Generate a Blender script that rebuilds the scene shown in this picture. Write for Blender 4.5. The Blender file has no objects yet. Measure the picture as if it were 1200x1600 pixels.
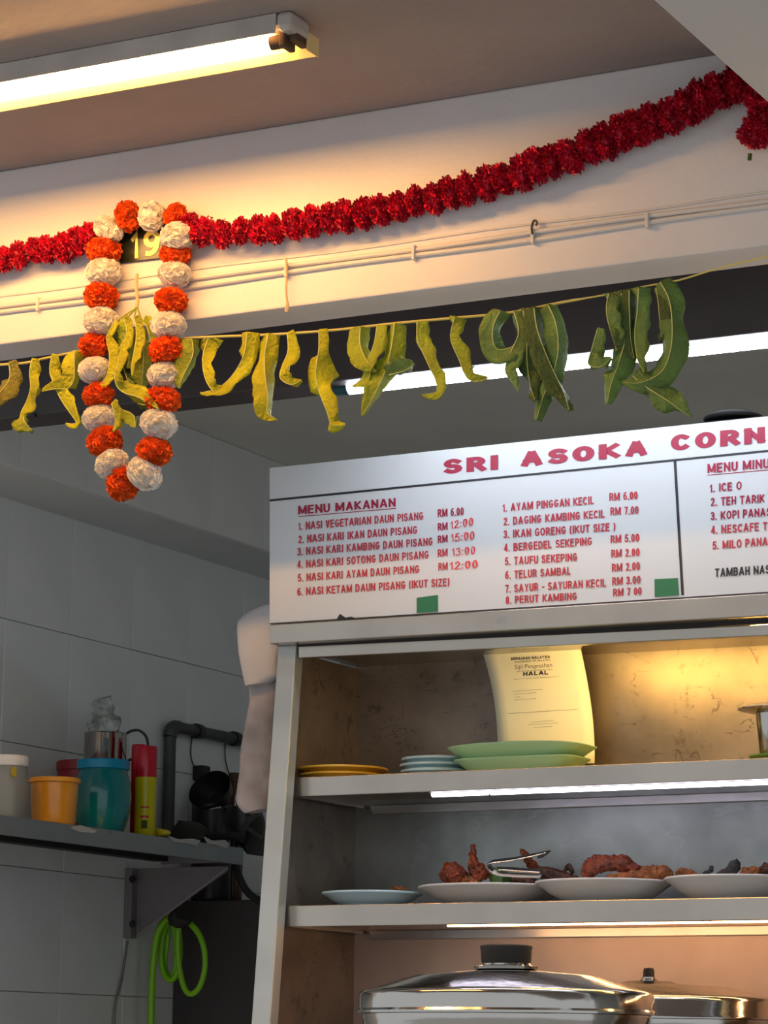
import bpy, math, random
from mathutils import Vector, Matrix, noise
random.seed(7); noise.seed_set(5)
S = bpy.context.scene
C = S.collection
# ---------------------------------------------------------------- camera, world, lights, exposure
EYE = Vector((0, 0, 1.6))
YAW, PIT, ROL, F = 0.47752, 0.19296, 0.009455, 4348.9        # focal length in pixels of the 1200 x 1600 frame
_fw = Vector((-math.sin(YAW) * math.cos(PIT), math.cos(YAW) * math.cos(PIT), math.sin(PIT)))
_r0 = Vector((math.cos(YAW), math.sin(YAW), 0)); _u0 = _r0.cross(_fw)
RT = _r0 * math.cos(ROL) + _u0 * math.sin(ROL)
UP = -_r0 * math.sin(ROL) + _u0 * math.cos(ROL)
cd = bpy.data.cameras.new('camera'); cam = bpy.data.objects.new('camera', cd); C.objects.link(cam)
cd.sensor_fit = 'VERTICAL'; cd.sensor_height = 24.0; cd.sensor_width = 18.0; cd.lens = F * 24.0 / 1600; cd.clip_start = .05
m = Matrix((RT, UP, -_fw)).transposed().to_4x4(); m.translation = EYE; cam.matrix_world = m
S.camera = cam
S.view_settings.view_transform = 'Standard'; S.view_settings.look = 'None'
S.view_settings.gamma = 1; S.view_settings.use_curve_mapping = False
S.view_settings.exposure = 0.0
w = bpy.data.worlds.new('daylight'); S.world = w; w.use_nodes = True
w.node_tree.nodes['Background'].inputs[0].default_value = (.90, .95, 1.0, 1)
w.node_tree.nodes['Background'].inputs[1].default_value = .72
WARM_TUBE = 165.0; COOL_TUBE = 42.0; LED = 8.0; HEADER_LAMP = 75.0; SHELF_LAMP = 30.0

def at(px, py, X=None, Y=None, Z=None):
    """the point of the plane X=, Y= or Z= that the photograph shows at a pixel"""
    d = _fw * F + RT * (px - 600) - UP * (py - 800)
    t = X / d.x if X is not None else Y / d.y if Y is not None else (Z - EYE.z) / d.z
    return EYE + d * t
def pxm(Y): return Y / math.cos(YAW) / F * 1.0     # about metres per pixel at depth Y

# ---------------------------------------------------------------- materials
def mat(name, col, rough=.6, metal=0, var=0, scale=8, bump=0, bscale=60, emit=None, es=0, spec=.5, trans=0, stretch=None, dirt=None, alpha=1, coat=0, sss=0, dist=.01, transl=0, scr=None):
    M = bpy.data.materials.new(name); M.use_nodes = True
    n = M.node_tree.nodes; l = M.node_tree.links; b = n['Principled BSDF']
    def setv(k, v):
        if k in b.inputs: b.inputs[k].default_value = v
    setv('Base Color', (*col, 1)); setv('Roughness', rough); setv('Metallic', metal); setv('Specular IOR Level', spec)
    setv('Transmission Weight', trans); setv('Alpha', alpha); setv('Coat Weight', coat)
    if emit: setv('Emission Color', (*emit, 1)); setv('Emission Strength', es)
    tc = n.new('ShaderNodeTexCoord'); mp = n.new('ShaderNodeMapping'); l.new(tc.outputs['Object'], mp.inputs[0])
    if stretch: mp.inputs['Scale'].default_value = stretch
    last = None
    if var:
        t = n.new('ShaderNodeTexNoise'); t.inputs['Scale'].default_value = scale; t.inputs['Detail'].default_value = 5
        l.new(mp.outputs[0], t.inputs[0])
        r = n.new('ShaderNodeValToRGB'); r.color_ramp.elements[0].position = .32; r.color_ramp.elements[1].position = .68
        r.color_ramp.elements[0].color = (*[max(0, c * (1 - var)) for c in col], 1)
        r.color_ramp.elements[1].color = (*[min(1, c * (1 + var * .6)) for c in col], 1)
        l.new(t.outputs[0], r.inputs[0]); last = r.outputs[0]
    if dirt:
        t2 = n.new('ShaderNodeTexNoise'); t2.inputs['Scale'].default_value = dirt[1]; t2.inputs['Detail'].default_value = 8
        t2.inputs['Roughness'].default_value = .7; l.new(mp.outputs[0], t2.inputs[0])
        r2 = n.new('ShaderNodeValToRGB'); r2.color_ramp.elements[0].position = dirt[2]; r2.color_ramp.elements[1].position = dirt[2] + .12
        l.new(t2.outputs[0], r2.inputs[0])
        mx = n.new('ShaderNodeMixRGB'); l.new(r2.outputs[0], mx.inputs[0])
        if last: l.new(last, mx.inputs[1])
        else: mx.inputs[1].default_value = (*col, 1)
        mx.inputs[2].default_value = (*dirt[0], 1); last = mx.outputs[0]
    if scr:      # thin wandering scratch and drip lines
        for sc_, st_ in ((scr[1], (1, 1, .35)), (scr[1] * 1.7, (.5, 1, 1.4))):
            m2 = n.new('ShaderNodeMapping'); m2.inputs['Scale'].default_value = st_; l.new(tc.outputs['Object'], m2.inputs[0])
            t4 = n.new('ShaderNodeTexNoise'); t4.inputs['Scale'].default_value = sc_; t4.inputs['Detail'].default_value = 3; l.new(m2.outputs[0], t4.inputs[0])
            a1_ = n.new('ShaderNodeMath'); a1_.operation = 'SUBTRACT'; a1_.inputs[1].default_value = .5; l.new(t4.outputs[0], a1_.inputs[0])
            a2_ = n.new('ShaderNodeMath'); a2_.operation = 'ABSOLUTE'; l.new(a1_.outputs[0], a2_.inputs[0])
            a3_ = n.new('ShaderNodeMath'); a3_.operation = 'LESS_THAN'; a3_.inputs[1].default_value = scr[2]; l.new(a2_.outputs[0], a3_.inputs[0])
            t5 = n.new('ShaderNodeTexNoise'); t5.inputs['Scale'].default_value = sc_ * 1.3; l.new(mp.outputs[0], t5.inputs[0])
            a4_ = n.new('ShaderNodeMath'); a4_.operation = 'GREATER_THAN'; a4_.inputs[1].default_value = .55; l.new(t5.outputs[0], a4_.inputs[0])
            a5_ = n.new('ShaderNodeMath'); a5_.operation = 'MULTIPLY'; l.new(a3_.outputs[0], a5_.inputs[0]); l.new(a4_.outputs[0], a5_.inputs[1])
            a6_ = n.new('ShaderNodeMath'); a6_.operation = 'MULTIPLY'; a6_.inputs[1].default_value = scr[3]; l.new(a5_.outputs[0], a6_.inputs[0])
            mx = n.new('ShaderNodeMixRGB'); l.new(a6_.outputs[0], mx.inputs[0]); l.new(last, mx.inputs[1]); mx.inputs[2].default_value = (*scr[0], 1); last = mx.outputs[0]
    if last: l.new(last, b.inputs['Base Color'])
    if bump:
        t3 = n.new('ShaderNodeTexNoise'); t3.inputs['Scale'].default_value = bscale; t3.inputs['Detail'].default_value = 4
        l.new(mp.outputs[0], t3.inputs[0])
        bp = n.new('ShaderNodeBump'); bp.inputs['Strength'].default_value = bump; bp.inputs['Distance'].default_value = dist
        l.new(t3.outputs[0], bp.inputs['Height']); l.new(bp.outputs[0], b.inputs['Normal'])
    if transl:
        tr = n.new('ShaderNodeBsdfTranslucent'); mxs = n.new('ShaderNodeMixShader'); mxs.inputs[0].default_value = transl
        if last: l.new(last, tr.inputs[0])
        else: tr.inputs[0].default_value = (*col, 1)
        l.new(b.outputs[0], mxs.inputs[1]); l.new(tr.outputs[0], mxs.inputs[2]); l.new(mxs.outputs[0], n['Material Output'].inputs[0])
    return M
def steel(name, col, rough, bump=.05, bscale=6, stretch=(1, 1, 1), dirt=None, metal=.9, var=.12, scale=5, scr=None):
    return mat(name, col, rough, metal, var=var, scale=scale, bump=bump, bscale=bscale, stretch=stretch, dirt=dirt, dist=.02, scr=scr)
M = {}
M['ceil'] = mat('ceiling_paint', (.36, .30, .27), .85, var=.12, scale=2.2, bump=.15, bscale=40)
M['beam'] = mat('beam_paint', (.70, .67, .66), .7, var=.05, scale=3, bump=.25, bscale=25)
M['cross'] = mat('cross_beam_paint', (.66, .64, .62), .8, var=.03, scale=3)
M['under'] = mat('inner_ceiling_paint', (.80, .80, .74), .8, var=.1, scale=2)
M['fascia'] = mat('dark_metal_fascia', (.055, .045, .045), .55, var=.2, scale=4)
M['wall'] = mat('wall_plaster', (.75, .78, .77), .7, var=.05, scale=3)
M['tile'] = mat('glazed_wall_tile', (.80, .83, .83), .32, var=.05, scale=3, bump=.03, bscale=9)
M['grout'] = mat('tile_grout', (.45, .45, .44), .9)
M['floor'] = mat('floor_cement', (.62, .59, .56), .6, var=.1)
M['white'] = mat('white_plastic', (.75, .76, .75), .4)
M['batten'] = mat('batten_enamel', (.50, .46, .43), .5, var=.15, scale=9)
M['refl'] = mat('reflector_enamel', (.85, .68, .30), .45)  # white reflector; the tube's yellow glow is put into its colour
M['warm'] = mat('warm_tube', (1, .9, .6), emit=(1, .51, .15), es=WARM_TUBE)
M['cool'] = mat('cool_tube', (1, 1, 1), emit=(.82, .88, 1), es=COOL_TUBE)
M['led'] = mat('violet_white_led', (1, 1, 1), emit=(.82, .78, 1), es=LED)
M['hlamp'] = mat('yellow_display_tube', (1, .9, .5), emit=(1, .62, .16), es=HEADER_LAMP)
M['slamp'] = mat('orange_display_tube', (1, .8, .5), emit=(1, .52, .22), es=SHELF_LAMP)
M['black'] = mat('black_plastic', (.012, .012, .013), .38)
M['blackm'] = mat('black_matt', (.02, .018, .018), .7)
M['pipe'] = mat('dark_pipe', (.055, .058, .06), .45, var=.3, scale=10)
M['dgrey'] = mat('dark_grey_cloth', (.05, .05, .048), .9)
M['brown'] = mat('burnt_holder', (.09, .05, .025), .7)
M['teal_cap'] = mat('teal_cap', (.0, .07, .09), .4)
M['cable'] = mat('painted_cable', (.66, .62, .58), .6)
M['red'] = mat('crimson_tinsel', (.66, .006, .04), .5, var=.5, scale=55)
M['orange'] = mat('orange_ruffle', (1, .14, .008), .6, transl=.3, var=.2, scale=40)
M['cream'] = mat('cream_ruffle', (.95, .90, .82), .7, transl=.35, var=.04, scale=30)
M['cord'] = mat('raffia_cord', (.72, .60, .16), .7)
M['twine'] = mat('old_twine', (.55, .40, .22), .8)
M['leafy'] = mat('yellow_green_leaf', (.58, .56, .02), .55, var=.30, scale=14, bump=.8, bscale=150, spec=.35, transl=.35)
M['leafm'] = mat('mid_green_leaf', (.42, .48, .04), .55, var=.30, scale=14, bump=.8, bscale=150, spec=.35, transl=.35)
M['leafg'] = mat('grey_green_leaf', (.22, .34, .09), .55, var=.30, scale=14, bump=.8, bscale=150, spec=.35, transl=.35)
M['leafd'] = mat('dark_green_leaf', (.12, .18, .05), .55, var=.30, scale=14, bump=.8, bscale=150, spec=.35, transl=.35)
M['leafo'] = mat('olive_dry_leaf', (.34, .30, .05), .55, var=.30, scale=14, bump=.8, bscale=150, spec=.35, transl=.35)
M['midrib'] = mat('pale_midrib', (.58, .60, .20), .5)
M['plate19'] = mat('black_number_plate', (.012, .018, .01), .3)
M['gold'] = mat('gold_digit', (.85, .72, .16), .35, .3)
M['sign'] = mat('white_sign_panel', (.55, .57, .58), .35)
M['sred'] = mat('crimson_lettering', (.30, .002, .035), .5)
M['sred2'] = mat('red_lettering', (.42, .02, .04), .5)
M['marker'] = mat('red_marker', (.62, .03, .04), .6)
M['ink'] = mat('black_ink', (.012, .012, .016), .5)
M['inkg'] = mat('grey_ink', (.16, .15, .10), .7)
M['green_tape'] = mat('green_tape', (.01, .14, .06), .5)
M['steel'] = steel('brushed_steel', (.45, .405, .35), .24, bump=.06, bscale=7, dirt=((.36, .33, .30), 9, .66), metal=.88)
M['post'] = steel('galvanised_post', (.50, .53, .51), .42, metal=.55, dirt=((.36, .36, .34), 14, .66))
M['back'] = steel('scratched_steel_panel', (.26, .21, .165), .40, bump=.12, bscale=5, metal=.7, var=.3, scale=7, dirt=((.13, .10, .075), 17, .57), scr=((.07, .05, .035), 8, .0045, .5))
M['back2'] = steel('cloudy_steel_panel', (.31, .32, .305), .34, bump=.1, bscale=5, metal=.75, var=.3, scale=7, scr=((.42, .44, .44), 6, .012, .18))
M['back3'] = steel('dull_steel_panel', (.52, .42, .36), .5, bump=.05, metal=.55, var=.15)
M['polish'] = steel('polished_steel', (.50, .475, .44), .13, bump=.10, bscale=9, metal=1, var=.05)
M['rim'] = steel('polished_rail', (.5, .48, .47), .3, bump=.12, bscale=9, metal=.9)
M['shelfst'] = steel('weathered_shelf_steel', (.34, .37, .38), .38, metal=.8, dirt=((.12, .12, .12), 16, .6))
M['bracket'] = steel('dull_bracket_steel', (.26, .235, .24), .6, metal=.4)
M['towel'] = mat('off_white_paper', (.56, .55, .56), .85, var=.10, scale=8, bump=.35, bscale=22)
M['towel2'] = mat('pinkish_cloth', (.40, .36, .36), .9, var=.30, scale=12, bump=.5, bscale=26)
M['yplate'] = mat('yellow_melamine', (.85, .50, .05), .3)
M['bplate'] = mat('pale_blue_melamine', (.50, .66, .66), .28)
M['bplate2'] = mat('light_blue_plate', (.50, .70, .78), .25)
M['gtray'] = mat('pale_green_melamine', (.36, .56, .27), .32)
M['wplate'] = mat('white_porcelain', (.72, .71, .69), .22)
M['paper'] = mat('cream_paper', (.86, .82, .66), .8)
M['meat'] = mat('fried_meat', (.25, .045, .012), .38, var=.65, scale=40, bump=1, bscale=90)
M['meat2'] = mat('golden_fried_meat', (.36, .12, .03), .4, var=.6, scale=45, bump=1, bscale=90)
M['fish'] = mat('dark_fried_fish', (.10, .035, .02), .4, var=.5, scale=30, bump=.8, bscale=60)
M['banana'] = mat('banana_leaf', (.07, .17, .04), .4, var=.2)
M['yellow_tub'] = mat('amber_plastic', (.75, .33, .02), .25, var=.2, scale=14, coat=.3)
M['ylid'] = mat('yellow_lid', (.80, .36, .03), .4)
M['teal'] = mat('teal_plastic', (.0, .22, .24), .16, var=.2, scale=8, coat=.4)
M['bluelid'] = mat('blue_lid', (.0, .30, .52), .4)
M['redtub'] = mat('dark_red_plastic', (.30, .012, .02), .4)
M['clear'] = mat('cloudy_clear_plastic', (.52, .54, .50), .18, trans=.55, var=.1)
M['powder'] = mat('white_powder', (.8, .8, .78), .9)
M['sprayy'] = mat('yellow_spray_print', (.66, .60, .0), .3, var=.05)
M['sprayr'] = mat('red_spray_cap', (.62, .01, .03), .3)
M['yplastic'] = mat('yellow_plastic', (.75, .55, .01), .4)
M['hose'] = mat('lime_hose', (.24, .60, .01), .35)
M['amber'] = mat('amber_glass', (.10, .035, .012), .2)
M['tissue'] = mat('white_tissue', (.55, .56, .56), .9)
M['cello'] = mat('clear_wrap', (.50, .55, .52), .2, var=.5, scale=30, bump=1, bscale=45, dirt=((.03, .12, .08), 26, .60))
M['glass'] = mat('lid_glass', (.75, .80, .80), .08, trans=.8)
M['appl'] = mat('dark_appliance', (.055, .048, .048), .55, var=.2, scale=3)
M['counter'] = steel('counter_steel', (.5, .5, .5), .35)

# ---------------------------------------------------------------- helpers
class MB:
    def __init__(s): s.v = []; s.f = []
    def add(s, vs, fs):
        k = len(s.v); s.v += [tuple(v) for v in vs]; s.f += [tuple(i + k for i in f) for f in fs]; return s
    def box(s, a, b):
        (x0, y0, z0), (x1, y1, z1) = a, b
        return s.add([(x0, y0, z0), (x1, y0, z0), (x1, y1, z0), (x0, y1, z0), (x0, y0, z1), (x1, y0, z1), (x1, y1, z1), (x0, y1, z1)],
              [(0, 3, 2, 1), (4, 5, 6, 7), (0, 1, 5, 4), (1, 2, 6, 5), (2, 3, 7, 6), (3, 0, 4, 7)])
    def hexa(s, q0, q1):
        """solid between two quads"""
        return s.add(list(q0) + list(q1), [(3, 2, 1, 0), (4, 5, 6, 7), (0, 1, 5, 4), (1, 2, 6, 5), (2, 3, 7, 6), (3, 0, 4, 7)])
    def tube(s, pts, r, n=10, cap=True, flat=1.0):
        pts = [Vector(p) for p in pts]; rs = r if isinstance(r, (list, tuple)) else [r] * len(pts)
        k0 = len(s.v); ref = Vector((.13, .37, .92)); prev = None
        for i, p in enumerate(pts):
            t = (pts[min(i + 1, len(pts) - 1)] - pts[max(i - 1, 0)]).normalized()
            if prev is None:
                u = t.cross(ref)
                if u.length < .1: u = t.cross(Vector((1, 0, 0)))
            else: u = prev - t * prev.dot(t)
            u.normalize(); prev = u; vv = t.cross(u)
            for j in range(n):
                a = 2 * math.pi * j / n
                s.v.append(tuple(p + (u * math.cos(a) + vv * math.sin(a) * flat) * rs[i]))
        for i in range(len(pts) - 1):
            for j in range(n):
                a, b = k0 + i * n + j, k0 + i * n + (j + 1) % n
                s.f.append((a, b, b + n, a + n))
        if cap:
            s.f.append(tuple(k0 + j for j in range(n))[::-1]); e = k0 + (len(pts) - 1) * n
            s.f.append(tuple(e + j for j in range(n)))
        return s
    def lathe(s, prof, c=(0, 0, 0), n=40, sx=1, sy=1, power=None, axis=None):
        """prof: (radius, z); power < 1 squares the outline"""
        k0 = len(s.v); c = Vector(c)
        for r, z in prof:
            for j in range(n):
                a = 2 * math.pi * j / n; x, y = math.cos(a), math.sin(a)
                if power: x = math.copysign(abs(x) ** power, x); y = math.copysign(abs(y) ** power, y)
                p = Vector((x * r * sx, y * r * sy, z))
                if axis: p = axis @ p
                s.v.append(tuple(c + p))
        for i in range(len(prof) - 1):
            for j in range(n):
                a, b = k0 + i * n + j, k0 + i * n + (j + 1) % n
                s.f.append((a, b, b + n, a + n))
        if prof[0][0] > 1e-5: s.f.append(tuple(k0 + j for j in range(n))[::-1])
        if prof[-1][0] > 1e-5:
            e = k0 + (len(prof) - 1) * n; s.f.append(tuple(e + j for j in range(n)))
        return s
    def build(s, name, m, parent=None, smooth=False, bevel=0, origin=None, solid=0):
        me = bpy.data.meshes.new(name); vs = s.v
        o = bpy.data.objects.new(name, me); C.objects.link(o)
        off = Vector((0, 0, 0))
        if parent is None:
            if origin is None:
                n = len(vs); off = Vector((sum(v[0] for v in vs) / n, sum(v[1] for v in vs) / n, min(v[2] for v in vs)))
            else: off = Vector(origin)
            o.location = off
        else:
            off = W(parent); o.parent = parent
        me.from_pydata([tuple(Vector(v) - off) for v in vs], [], s.f)
        me.materials.append(M[m] if isinstance(m, str) else m)
        me.validate()
        if smooth:
            me.polygons.foreach_set('use_smooth', [True] * len(me.polygons))
            if smooth != 'all': me.set_sharp_from_angle(angle=math.radians(38))
        if bevel:
            b = o.modifiers.new('bevel', 'BEVEL'); b.width = bevel; b.segments = 2; b.limit_method = 'ANGLE'
        if solid:
            b = o.modifiers.new('solid', 'SOLIDIFY'); b.thickness = solid; b.offset = 0
        return o
def W(o):
    v = Vector((0, 0, 0))
    while o is not None: v = v + Vector(o.location); o = o.parent
    return v
def tag(o, label, cat, group=None):
    o['label'] = label; o['category'] = cat
    if group: o['group'] = group
    return o
def thing(name, loc, label, cat, group=None):
    o = bpy.data.objects.new(name, None); o.empty_display_size = .05; C.objects.link(o); o.location = loc
    return tag(o, label, cat, group)
def struct(o): o['kind'] = 'structure'; return o
def smooth_path(pts, k=6):
    """Catmull-Rom through tuples of any length"""
    out = []; P = [pts[0]] + list(pts) + [pts[-1]]
    for i in range(1, len(P) - 2):
        for j in range(k):
            t = j / k
            out.append(tuple(.5 * (2 * b + (c - a) * t + (2 * a - 5 * b + 4 * c - d) * t * t + (-a + 3 * b - 3 * c + d) * t ** 3)
                             for a, b, c, d in zip(P[i - 1], P[i], P[i + 1], P[i + 2])))
    out.append(tuple(pts[-1])); return out
def ico(sub=2):
    import bmesh
    b = bmesh.new(); bmesh.ops.create_icosphere(b, subdivisions=sub, radius=1)
    vs = [v.co.copy() for v in b.verts]; fs = [tuple(v.index for v in f.verts) for f in b.faces]; b.free(); return vs, fs
ICO2, ICO3, ICO4 = ico(2), ico(3), ico(4)

# ---------------------------------------------------------------- structure
ZC = 3.337                      # front ceiling
BY = 4.4                        # face of the front beam
b = MB().box((-4.8, 2.3, ZC), (3.0, 4.52, ZC + .1)); struct(b.build('ceiling', 'ceil'))
b = MB().box((-5.5, BY, 2.976), (3.0, BY + .115, ZC)); struct(b.build('wall_front', 'beam', bevel=.004))
xb = at(1260, 215, Y=BY)
xr = (xb.x) / (xb.z - EYE.z)
b = MB().box((xb.x, 2.3, xb.z), (xb.x + .5, BY - .001, ZC)); struct(b.build('trim_1', 'cross', bevel=.004))
b = MB().box((-3.93, 4.80, 3.20), (1.2, 7.7, 3.30)); struct(b.build('ceiling_back', 'under'))
b = MB().box((-5.5, 4.70, 2.907), (2.5, 4.80, 3.32)); fas = struct(b.build('trim_2', 'fascia', bevel=.003))
MB().box((at(54, 647, Y=4.698).x - .004, 4.692, 2.902), (at(54, 647, Y=4.698).x + .004, 4.700, 2.910)).build('screw', 'black', fas)
b = MB().box((-4.13, 4.80, 0), (-3.938, 7.7, 3.3)); wl = struct(b.build('wall_left', 'grout'))
b = MB().box((-3.938, 4.83, 2.943), (-3.706, 7.7, 3.2)); wb = struct(b.build('trim_3', 'wall'))
b = MB().box((-4.13, 7.5, 0), (1.2, 7.7, 3.3)); struct(b.build('wall_back', 'wall'))
b = MB().box((1.2, 4.8, 0), (1.4, 7.7, 3.3)); struct(b.build('wall_right', 'wall'))
b = MB().box((-8, -3, -.1), (6, 7.7, 0)); struct(b.build('floor', 'floor'))
# wall tiles, one by one
tb = MB().box((-.004, -.1442, -.1492), (.004, .1442, .1492)); tproto = None
for r in range(-5, 4):
    for c in range(-4, 5):
        y0 = 5.866 + .290 * c + .145; z0 = 1.6 + .145 + .300 * r + .15
        if tproto is None:
            tproto = tb.build('tile', 'tile', None, bevel=.0015, origin=(0, 0, 0)); t = tproto
        else:
            t = tproto.copy(); C.objects.link(t)
        t.parent = wl
        t.location = Vector((-3.934 + random.uniform(-.0008, .0008), y0, z0)) - W(wl)
tproto = None
for c in range(-3, 6):
    y0 = 5.866 + .290 * c + .145
    if tproto is None:
        tproto = MB().box((-.003, -.1442, -.127), (.003, .1442, .127)).build('tile', 'tile', None, bevel=.0012, origin=(0, 0, 0)); t = tproto
    else:
        t = tproto.copy(); C.objects.link(t)
    t.parent = wb; t.location = Vector((-3.703, y0, 3.072)) - W(wb)

# ---------------------------------------------------------------- ceiling batten lamp (warm)
lx1 = at(470, 30, Y=3.92).x; lx0 = lx1 - 1.24
lamp = thing('batten_lamp', ((lx0 + lx1) / 2, 3.96, ZC), 'glowing warm yellow tube lamp in a dirty batten on the front ceiling', 'lamp')
MB().box((lx0, 3.89, ZC - .024), (lx1 - .03, 3.945, ZC)).build('housing', 'batten', lamp, bevel=.003)
MB().box((lx0, 3.886, ZC - .0365), (lx1 - .03, 3.8885, ZC - .001)).build('side_flange', 'batten', lamp, bevel=.001)
MB().box((lx1 - .03, 3.886, ZC - .032), (lx1, 3.955, ZC)).build('end_cap', 'batten', lamp, bevel=.008)
e0 = at(495, 88, Y=3.985)
ze = e0.z; rx1 = e0.x; TZ = ZC - .040
b = MB()
prof = [(3.93, ZC - .0245), (3.945, ZC - .025), (3.965, ze + .009), (3.985, ze), (3.987, ze + .002), (3.967, ze + .012), (3.945, ZC - .020), (3.93, ZC - .020)]
n = len(prof)
b.add([(lx0, y, z) for y, z in prof] + [(rx1, y, z) for y, z in prof], [(i, (i + 1) % n, n + (i + 1) % n, n + i) for i in range(n)] + [tuple(range(n)), tuple(range(n, 2 * n))[::-1]])
b.build('reflector', 'refl', lamp)
MB().box((rx1, 3.948, ze - .001), (rx1 + .002, 3.988, ZC - .018)).build('end_plate', 'refl', lamp)
hx = at(434, 55, Y=3.92).x
MB().tube([(lx0 + .05, 3.92, TZ), (hx, 3.92, TZ)], .0095, 20).build('tube', 'warm', lamp, smooth=True)
MB().tube([(hx - .012, 3.92, TZ), (hx + .012, 3.92, TZ)], .0125, 18).build('tube_cap', 'brown', lamp, smooth=True)
MB().box((hx + .010, 3.905, TZ - .014), (hx + .022, 3.945, ZC - .022)).build('tube_holder', 'brown', lamp, bevel=.003)
MB().box((hx + .024, 3.915, TZ - .004), (hx + .040, 3.96, ZC - .022)).build('starter', 'brown', lamp, bevel=.003)

# ---------------------------------------------------------------- cool tube behind the leaves
a0, a1 = at(545, 606, Y=4.76), at(1200, 529, Y=4.76)
dx = a1.x - a0.x
cl = thing('tube_lamp', ((a0.x + a1.x) / 2, 4.76, 2.907), 'long white glowing tube lamp hanging behind the drooping leaves', 'lamp')
zt = (a0.z + a1.z) / 2 - .001
end = (a0.x + 1.16)
MB().tube([(a0.x, 4.76, zt), (end, 4.76, zt)], .0145, 18).build('tube', 'cool', cl, smooth=True)
MB().tube([(a0.x - .028, 4.76, zt), (a0.x + .002, 4.76, zt)], .0148, 18).build('end_cap', 'teal_cap', cl, smooth=True)
MB().box((a0.x - .03, 4.753, zt + .010), (end + .03, 4.767, 2.909)).build('housing', 'blackm', cl)

# ---------------------------------------------------------------- cables on the beam
for nm, (ya, yb), r in (('upper', (478, 313), .0045), ('lower', (489, 323), .0045)):
    pts = []
    for i in range(26):
        x = -60 + 1330 * i / 25; p = at(x, ya + (yb - ya) * (x / 1200) + 1.6 * math.sin(x / 90. + ya), Y=BY - .004); pts.append(p)
    o = MB().tube(pts, r, 8).build('cable', 'cable', smooth=True)
    tag(o, '%s of the two painted cables running along the beam face' % nm, 'cable')
    if nm == 'upper': up = o
for x in (60, 448, 647, 833, 1012):
    p = at(x, 484 - x * .1375, Y=BY - .006)
    MB().box((p.x - .003, BY - .012, p.z - .014), (p.x + .003, BY + .001, p.z + .014)).build('clip', 'cable', up, bevel=.001)
pts = [at(x, 463 - x * .1345 + 1.5 * math.sin(x / 70.), Y=BY - .001) for x in range(-40, 1260, 50)]
tag(MB().tube(pts, .0022, 6).build('cable', 'cable', smooth=True), 'thin painted wire above the two thicker cables on the beam', 'cable')
pts = [at(*q, Y=BY - .012) for q in ((832, 366), (831, 356), (834, 345), (839, 347), (837, 353))]
tag(MB().tube(smooth_path([tuple(p) for p in pts], 4), .0022, 6).build('hook', 'pipe', smooth=True), 'small bent wire hook sticking out above the beam cables', 'hook')
pts = [at(*q, Y=BY - .016) for q in ((447, 403), (448, 430), (447, 455), (449, 475), (448, 488))]
sh = MB().tube(smooth_path([tuple(p) for p in pts], 4), [.0022] * 12 + [.003, .004, .0045, .004, .003], 6).build('string', 'twine', smooth=True)
tag(sh, 'short loose piece of tan string hanging from the beam cables', 'string')

# ---------------------------------------------------------------- number plate
NY = BY - .006
q = [at(*p, Y=NY) for p in ((187, 411), (265, 402), (266, 337), (187, 348))]
np_ = thing('number_plate', q[0], 'black plate with gold number 19 framed by the pompom garland', 'sign')
MB().hexa([v + Vector((0, .006, 0)) for v in q], q).build('panel', 'plate19', np_, bevel=.001)

def serif_letters(s, bl, br, cap, m, parent, surf):
    c = bpy.data.curves.new('t', 'FONT'); c.body = s; c.resolution_u = 3
    o = bpy.data.objects.new('t', c); C.objects.link(o); bpy.context.view_layer.update(); dg = bpy.context.evaluated_depsgraph_get()
    ev = o.evaluated_get(dg); me = ev.to_mesh(); vs = [(v.co.x, v.co.y) for v in me.vertices]; fs = [tuple(p.vertices) for p in me.polygons]
    ev.to_mesh_clear(); bpy.data.objects.remove(o); bpy.data.curves.remove(c); x0 = min(v[0] for v in vs); x1 = max(v[0] for v in vs); out = []
    for x, y in vs:
        u, v = (x - x0) / (x1 - x0), y / .69
        out.append(surf(bl[0] + (br[0] - bl[0]) * u, bl[1] + (br[1] - bl[1]) * u - cap * v))
    return MB().add(out, fs).build('lettering', m, parent)
def _arc(cx, cy, rx, ry, a0, a1, n=8):
    return [(cx + rx * math.cos(math.radians(a0 + (a1 - a0) * i / n)), cy + ry * math.sin(math.radians(a0 + (a1 - a0) * i / n))) for i in range(n + 1)]
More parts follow.
